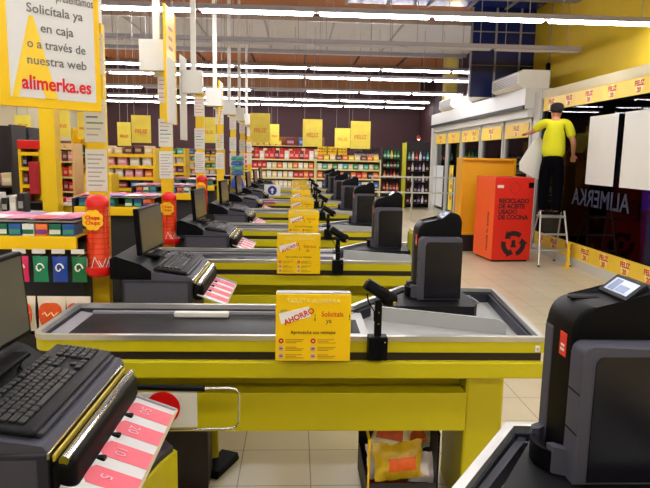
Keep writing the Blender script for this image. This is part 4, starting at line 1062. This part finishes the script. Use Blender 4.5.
# far left low table with magazines
t = thing('display_table', 'white topped display table at the far left behind the candy rack', 'table', (-2.5, 5.0, 0))
MB().box(-2.9, -2.12, 4.75, 5.15, 1.10, 1.14, .004).build('top', WHITE, t)
for x, y in ((-2.88, 4.8), (-2.18, 4.8), (-2.88, 5.1), (-2.18, 5.1)): MB().box(x, x + .04, y, y + .04, 0, 1.10).build('leg', YELP, t)
for k in range(9):
    c = ['black', 'white', 'black', 'white', 'brown', 'white', 'black', 'dark_red', 'black'][k]
    put('c', c, -2.18 - k * .063, 4.85, 1.14, .05, .12, .17 - .02 * (k % 3), '%s booklet standing on the white topped display table' % c.replace('_', ' '), 'booklet', 'booklets on the display table')

# ------------------------------------------------------------------ hanging yellow banners
def banner(px0, px1, py0, py1, Y, lab, i):
    a, b_ = at(px0, py0, Y), at(px1, py1, Y); x0, x1, z1, z0 = a.x, b_.x, a.z, b_.z
    t = thing('hanging_banner', lab, 'banner', ((x0 + x1) / 2, Y, z0), 'yellow hanging banners')
    MB().box(x0, x1, Y, Y + .012, z0, z1).build('panel', mat('banner_yellow', (250, 218, 80), .45, noise=.25, scale=5), t)
    w = x1 - x0
    MB().text('FELIZ', w * .27, ((x0 + x1) / 2, Y - .004, z0 + (z1 - z0) * .36), align='CENTER', bold=.002).build('lettering', mat('banner_red', (225, 130, 50), .6), t)
    for x in (x0 + .04, x1 - .04): MB().cyl((x, Y + .006, z1), (x, Y + .006, CEIL), .003, 5).build('wire', STEEL, t)
bl = ['at the far left between dark ceiling bars', 'just right of the yellow column', 'behind the first yellow post', 'left of the pair behind the first posts', 'right of the pair behind the first posts', 'left of centre over the red cartons',
      'half hidden right behind the left centre one', 'in the centre over the blue and red cartons', 'small one left of the black bottles', 'over the black bottles right of centre', 'behind the third lane post']
for i, (q, Y) in enumerate(((14, 30, 115, 134), 9.0), ) if False else enumerate([((14, 31, 115, 134), 9.0), ((54, 70, 110, 137), 7.0), ((77, 88, 112, 139), 7.9), ((117, 131, 122, 146), 9.2), ((131, 151, 115, 143), 8.6), ((250, 270, 113, 143), 13.5),
                          ((270, 279, 124, 144), 15.5), ((303, 322, 119, 147), 14.0), ((335, 350, 128, 148), 16.0), ((351, 370, 121, 149), 14.6), ((200, 216, 117, 143), 11.0)]):
    banner(q[0], q[1], q[2], q[3], Y, 'yellow hanging banner with red lettering ' + bl[i], i)

# ------------------------------------------------------------------ oil recycling container
def oil_box():
    t = thing('oil_recycling_bin', 'orange and red cooking oil recycling container standing on the floor', 'recycling bin', (3.148, 9.40, 0))
    t.rotation_euler.z = math.radians(6)
    x0, x1, y0, y1, H = 3.148, 3.806, 9.40, 10.15, 1.363
    sk = .0
    b = MB(); b.m(REDBOX).box(x0, x1, y0, y1, .03, H, .008); bo = b.build('body', None, t)
    MB().box(x0 - .004, x0 + .001, y0 + .005, y1 - .005, .035, H - .005).build('side_panel', ORANGE, t)
    MB().box(x0 + .04, x1 - .04, y0 + .04, y1 - .04, 0, .03).build('plinth', BLACKM, t)
    cx, cz = x0 + .33, 1.20
    r = MB(); pts = [(cx + .085 * math.cos(a), y0 - .003, cz + .085 * math.sin(a)) for a in [2 * PI * k / 36 for k in range(37)]]
    r.tube(pts, .004, 6); r.build('round_hatch', mat('dark_red_line', (150, 25, 15), .5), t)
    MB().box(x0 + .035, x0 + .14, y0 - .003, y0, 1.195, 1.24).build('sticker', PAPER, t)
    MB().box(x0 + .56, x0 + .65, y0 - .003, y0, 1.20, 1.285).build('black_label', BLACK, t)
    L = MB()
    for i, s in enumerate(('RECICLADO', 'DE ACEITE', 'USADO', 'DE COCINA')):
        L.text(s, .098, (x0 + .07, y0 - .003, .96 - i * .088), sx=.95, bold=.004)
    L.build('lettering', mat('brown_print', (70, 15, 10), .6), t)
    # recycling symbol: three bent arrows round a centre and a figure in the middle
    S = MB(); cc = Vector((x0 + .36, .30))
    for k in range(3):
        a0 = math.radians(90 + k * 120)
        for j in range(8):
            a = a0 - math.radians(42) + math.radians(74) * j / 8; b2 = a + math.radians(74) / 8 * 1.02
            q = [(cc.x + r_ * math.cos(t_), cc.y + r_ * math.sin(t_)) for r_, t_ in ((.13, a), (.21, a), (.21, b2), (.13, b2))]
            S.prism(q, 'y', y0 - .004, y0 - .0002)
        a = a0 + math.radians(30)
        q = [(cc.x + r_ * math.cos(t_), cc.y + r_ * math.sin(t_)) for r_, t_ in ((.09, a), (.25, a), (.17, a + math.radians(32)))]
        S.prism(q, 'y', y0 - .004, y0 - .0002)
    S.cyl((cc.x, y0 - .0002, cc.y + .03), (cc.x, y0 - .004, cc.y + .03), .035, 14)
    S.prism([(cc.x - .05, cc.y - .06), (cc.x + .05, cc.y - .06), (cc.x + .03, cc.y + .01), (cc.x - .03, cc.y + .01)], 'y', y0 - .004, y0 - .0002)
    S.build('recycling_symbol', mat('symbol_black', (35, 10, 10), .6), t)
    V = MB(); V.text('recicla tu aceite', .10, (x0 - .0045, y0 + .18, .16), right=(0, 0, 1), up=(0, -1, 0) if False else (0, 1, 0), bold=.002)
    V.build('lettering', mat('brown_print', (70, 15, 10), .6), t)
oil_box()
# yellow booth behind it
t = thing('yellow_booth', 'open yellow cabinet on a black base behind the oil recycling container', 'cabinet', (3.4, 10.7, 0))
x0, x1, y0, y1 = 2.905, 3.86, 10.5, 10.9
BY = mat('booth_yellow', (240, 172, 8), .5, noise=.04)
b = MB(); b.box(x0, x0 + .035, y0, y1, .30, 1.66); b.box(x1 - .035, x1, y0, y1, .30, 1.66); b.box(x0 + .035, x1 - .035, y0, y1, 1.62, 1.66); b.box(x0 + .035, x1 - .035, y0, y1, .30, .34); b.build('frame', BY, t)
MB().box(x0 + .035, x1 - .035, y0 + .06, y0 + .08, .34, 1.62).build('back_board', BY, t)
MB().box(x0 - .01, x1, y0 + .02, y1, 0, .30, .004).build('plinth', MAROON, t)
# white posters stood against the doors, one yellow strip
WP = mat('poster_white', (225, 232, 236), .5)
for i, (a, b_, z0, z1) in enumerate(((18.5, 19.3, .17, 1.4), (17.6, 18.4, .2, 1.42), (14.9, 16.1, .2, 1.42))):
    ya, yb = (a, b_) if a < b_ else (b_, a)
    o = MB().box(4.292, 4.307, ya, yb, z0, z1).build('door_poster', WP); tag(o, 'plain white poster on the entrance doors, %s' % ['farthest one', 'middle one', 'nearest one beside the yellow cabinet'][i], 'poster', 'white posters on the entrance doors')
    o = None
t = thing('yellow_strip_poster', 'narrow yellow poster strip with red marks between the white door posters', 'poster', (4.2, 16.6, .2))
MB().box(4.295, 4.305, 16.45, 16.85, .2, 1.45).build('sheet', mat('banner_yellow', (252, 214, 60), .45), t)
q = MB()
for k in range(3): q.box(4.29, 4.295, 16.5, 16.7, .5 + k * .3, .62 + k * .3)
q.build('red_marks', mat('banner_red', (225, 130, 50), .6), t)
# sticker bands with red lettering
STK = mat('sticker_yellow', (250, 208, 60), .45, noise=.12, scale=4)
STR = mat('sticker_red', (205, 60, 40), .5)
STW = mat('sticker_pale', (250, 232, 150), .5)
def sticker(name, x, ya, yb, z0, z1, step, lab, cat='sticker band'):
    t = thing(name, lab, cat, (x, (ya + yb) / 2, z0))
    MB().box(x - .004, x, ya, yb, z0, z1).build('band', STK, t)
    n = max(1, int((yb - ya) / step)); h = z1 - z0
    for k in range(n):
        yc = yb - (k + .5) * (yb - ya) / n
        b = MB(); b.cyl((x - .0042, yc, (z0 + z1) / 2), (x - .006, yc, (z0 + z1) / 2), h * .44, 14); sb = b.build('pale_patch', STW, t)
        MB().text('FELIZ', h * .42, (x - .0075, yc, z0 + h * .52), right=(0, -1, 0), align='CENTER', bold=.004).text('20', h * .40, (x - .0075, yc, z0 + h * .14), right=(0, -1, 0), align='CENTER', bold=.004).build('lettering', STR, sb)
    return t
sticker('sticker_band', XG + .012, 4.0, 10.7, .13, .37, .52, 'yellow sticker band with red lettering along the foot of the shop window')
sticker('sticker_band', XG + .012, 4.0, 10.7, 2.50, 2.72, .62, 'yellow sticker band with red lettering along the top of the shop window')
for i, (a, b_) in enumerate(leaf):
    sticker('door_sticker', 4.30, a + .06, b_ - .06, 2.06, 2.34, .7, 'yellow sticker with red lettering at the top of the %s entrance door' % ORD[i])
# two white posters hung behind the shop glass
for i, (px, Ya, Yb) in enumerate(((0, 8.15, 8.95), (0, 6.9, 7.98))):
    o = MB().box(XG + .02, XG + .028, Ya, Yb, 1.30, 2.30 - .0 * i).build('window_poster', mat('window_poster_white', (232, 232, 228), .6)); tag(o, 'blank white poster on the shop window, %s' % ['left one above the mirrored letters', 'right one cut by the frame edge'][i], 'poster', 'blank posters on the shop window')
# lettering set inside the glass to catch room light, dimness put in its colour; reads the right way from the street
t = thing('window_lettering', 'large faint capital letters seen mirrored from behind the shop glass', 'lettering', (XG + .044, 8.5, .97))
MB().text('ALIMERKA', .36, (XG + .044, 7.72, .97), right=(0, 1, 0), bold=.004, depth=.002).build('letters', mat('letter_blue_grey', (38, 48, 76), .6), t)
# air curtains over the doors
for i, (a, b_, z0) in enumerate(((11.1, 12.6, 2.95), (13.0, 14.3, 2.97), (16.0, 17.3, 2.95))):
    t = thing('air_curtain', 'white air curtain box on the entrance header, %s' % ['nearest and largest', 'middle one with grille', 'farthest'][i], 'air curtain', (4.2, (a + b_) / 2, z0), 'air curtains')
    MB().prism([(4.02, z0 + .06), (4.02, z0 + .26), (4.10, z0 + .32), (4.6, z0 + .32), (4.6, z0), (4.10, z0)], 'y', a, b_).build('casing', WHITE, t)
    g = MB()
    for k in range(6): g.box(4.005, 4.02, a + .06, b_ - .06, z0 + .07 + k * .03, z0 + .082 + k * .03)
    g.build('grille', STEEL, t)
t = thing('wall_siren', 'small grey alarm box on the yellow wall at the corner of the shop front', 'alarm', (4.62, 10.6, 3.0)); MB().box(4.90, 5.0, 12.0, 12.22, 3.1, 3.38, .01).build('casing', LGREY, t); MB().box(4.93, 5.0, 12.06, 12.14, 3.38, 3.55, .01).build('bracket', BLACK, t)
MB().cyl((4.97, 12.1, 3.55), (4.97, 12.1, CEIL), .012, 8).build('conduit', STEEL, t)
# yellow wet-floor style post at the window foot
t = thing('floor_stake', 'short yellow stake leaning at the foot of the shop window', 'stake', (4.2, 9.0, 0)); MB().box(4.20, 4.235, 8.98, 9.01, 0, .38).build('stake', YELS, t); MB().box(4.16, 4.28, 8.94, 9.05, 0, .015).build('base', YELS, t)

# ------------------------------------------------------------------ step ladder
def ladder():
    X, Y, H = 4.02, 9.25, .86
    t = thing('step_ladder', 'aluminium step ladder standing between the oil container and the shop window', 'ladder', (X, Y, 0))
    for s in (-1, 1):
        MB().tube([(X + s * .25, Y - .24, 0), (X + s * .19, Y - .02, H), ], .014, 8).build('front_rail', SILV, t)
        MB().tube([(X + s * .24, Y + .32, 0), (X + s * .18, Y + .06, H - .03)], .012, 8).build('rear_leg', SILV, t)
        for yy, xx in ((Y - .24, .25), (Y + .32, .24)): MB().cyl((X + s * xx, yy, 0), (X + s * xx, yy, .03), .019, 8).build('rubber_foot', BLACK, t)
    for k, z in enumerate((.26, .50)):
        f = z / H; MB().box(X - .24 + .05 * f, X + .24 - .05 * f, Y - .24 + .22 * f - .04, Y - .24 + .22 * f + .05, z - .015, z + .008, .003).build('step', SILV, t)
    MB().box(X - .19, X + .19, Y - .10, Y + .14, .755, .785, .004).build('platform', SILV, t)
    MB().cyl((X - .225, Y + .26, .22), (X + .225, Y + .26, .22), .009, 8).build('rear_brace', SILV, t)
ladder()

# ------------------------------------------------------------------ the man on the ladder
SKIN = mat('skin', (190, 130, 96), .55)
def skin_mesh(name, verts, edges, material, parent, M, sub=2, flat=True):
    """verts: (x,y,z,r) or (x,y,z,rx,ry)"""
    me = bpy.data.meshes.new(name); org = ORG[parent.name]
    me.from_pydata([tuple(M @ Vector(v[:3]) - org) for v in verts], edges, [])
    o = bpy.data.objects.new(name, me); COL.objects.link(o); o.parent = parent; ORG[o.name] = org
    sm = o.modifiers.new('skin', 'SKIN'); sm.use_smooth_shade = True; sm.branch_smoothing = .4
    if not me.skin_vertices: me.skin_vertices.new(name='')
    for i, v in enumerate(verts):
        sv = me.skin_vertices[0].data[i]; sv.radius = (v[3], v[4] if len(v) > 4 else v[3]); sv.use_root = (i == 0)
    ss = o.modifiers.new('sub', 'SUBSURF'); ss.levels = sub; ss.render_levels = sub
    me.materials.append(material)
    return o
def man():
    px, py, pz = 3.985, 9.28, .785
    t = thing('person', 'person in yellow t-shirt and black trousers standing on the ladder facing the window', 'person', (px, py, pz))
    M = Matrix.Translation((px, py, pz)) @ Matrix.Rotation(math.radians(-22), 4, 'Z')
    V = []; E = []
    def add(v, p=None):
        V.append(v)
        if p is not None: E.append((p, len(V) - 1))
        return len(V) - 1
    pel = add((0, 0, .94, .13, .10)); wa = add((0, .01, 1.10, .125, .09), pel); ch = add((0, .0, 1.30, .15, .10), wa); nb = add((0, -.005, 1.43, .09, .075), ch)
    nk = add((0, .01, 1.50, .052), nb); hd0 = add((.005, .03, 1.575, .085, .098), nk); hd1 = add((.01, .035, 1.65, .095, .112), hd0); hd2 = add((.01, .03, 1.715, .065, .075), hd1)
    hand_roots = []
    for s, el, ha in ((-1, (-.33, .10, 1.30), (-.42, .26, 1.28)), (1, (.285, .03, 1.14), (.30, .16, .93))):
        sh = add((s * .17, 0, 1.425, .06), nb); e = add((*el, .044), sh); w_ = add((*(Vector(el) * .12 + Vector(ha) * .88), .028), e)
        hv = add((*ha, .036, .022), w_)
        d = (Vector(ha) - Vector(el)).normalized(); sd = d.cross(Vector((0, 0, 1))).normalized() if abs(d.z) < .8 else Vector((1, 0, 0)) * 1.0
        cr = d.cross(sd).normalized()
        for q in range(4):
            ofs = sd * ((q - 1.5) * .02); b0 = Vector(ha) + d * .035 + ofs
            f1 = add((*b0, .0095), hv); f2 = add((*(b0 + d * .035 + cr * .012), .0085), f1); add((*(b0 + d * (.055 + .006 * (q in (1, 2))) + cr * .028), .0075), f2)
        tb = add((*(Vector(ha) + sd * .042 + d * .01), .0105), hv); add((*(Vector(ha) + sd * .058 + d * .04 + cr * .01), .0085), tb)
    for s in (-1, 1):
        hp = add((s * .09, 0, .88, .088), pel); kn = add((s * .10, .02, .49, .058), hp); an = add((s * .10, -.01, .09, .04), kn); add((s * .105, .10, .035, .036, .028), an)
    skin_mesh('body', V, E, SKIN, t, M)
    # clothes
    V, E = [], []
    a = add((0, 0, .86, .19, .135)); b = add((0, .01, 1.06, .19, .13), a); c = add((0, 0, 1.29, .195, .125), b); d = add((0, -.004, 1.44, .10, .085), c)
    for s, el in ((-1, (-.33, .10, 1.30)), (1, (.285, .03, 1.14))):
        sh = add((s * .18, 0, 1.425, .078), d); k = .80 if s < 0 else .80
        add((*(Vector((s * .175, 0, 1.425)).lerp(Vector(el), k)), .075), sh)
    skin_mesh('t_shirt', V, E, mat('shirt_yellow', (212, 210, 18), .8, noise=.08, scale=6, bump=.15), t, M)
    V, E = [], []
    a = add((0, 0, .99, .155, .115)); b = add((0, 0, .88, .165, .125), a)
    for s in (-1, 1):
        hp = add((s * .09, 0, .78, .118), b); kn = add((s * .10, .02, .47, .092), hp); add((s * .10, -.005, .06, .078), kn)
    skin_mesh('trousers', V, E, mat('trousers_black', (7, 6, 12), .9, spec=.05), t, M)
    for s in (-1, 1):
        V, E = [], []
        a = add((s * .10, -.03, .045, .048, .045)); b = add((s * .105, .06, .04, .048, .04), a); add((s * .11, .14, .034, .042, .032), b)
        skin_mesh('shoe', V, E, BLACKM, t, M, 1)
    V, E = [], []
    a = add((.008, -.035, 1.565, .095, .085)); b = add((.01, -.005, 1.66, .118, .118), a); c = add((.01, .02, 1.735, .095, .10), b)
    skin_mesh('hair', V, E, mat('hair_dark', (30, 20, 18), .85, noise=.3, scale=60), t, M)
    # face turned to the right
    Mf = M @ Matrix.Translation((.01, .035, 1.62)) @ Matrix.Rotation(math.radians(-35), 4, 'Z')
    b = MB(); b.sphere((0, 0, 0), .016, .022, .024, 10); 
    for v in b.bm.verts: v.co = Mf @ (v.co + Vector((0, .088, -.01)))
    b.build('nose', SKIN, t, smooth=True)
    for s in (-1, 1):
        b = MB(); b.sphere((0, 0, 0), .012, .008, .009, 10)
        for v in b.bm.verts: v.co = Mf @ (v.co + Vector((s * .03, .078, .018)))
        b.build('eye', BLACK, t, smooth=True)
        b = MB(); b.sphere((0, 0, 0), .012, .020, .032, 10)
        for v in b.bm.verts: v.co = Mf @ (v.co + Vector((s * .082, -.005, 0)))
        b.build('ear', SKIN, t, smooth=True)
    b = MB(); b.sphere((0, 0, 0), .024, .008, .007, 10)
    for v in b.bm.verts: v.co = Mf @ (v.co + Vector((0, .082, -.052)))
    b.build('mouth', mat('lips', (140, 70, 60), .5), t, smooth=True)
man()
# white board carried at his left side
pts = [(3.554, 1.60), (3.70, 1.86), (3.835, 2.03), (3.90, 1.96), (3.915, 1.36), (3.86, 1.33), (3.563, 1.48)]
o = MB().prism(pts, 'y', 9.52, 9.535).build('poster_board', WHITE); tag(o, 'white poster board tilted under the arm of the person on the ladder', 'poster board')
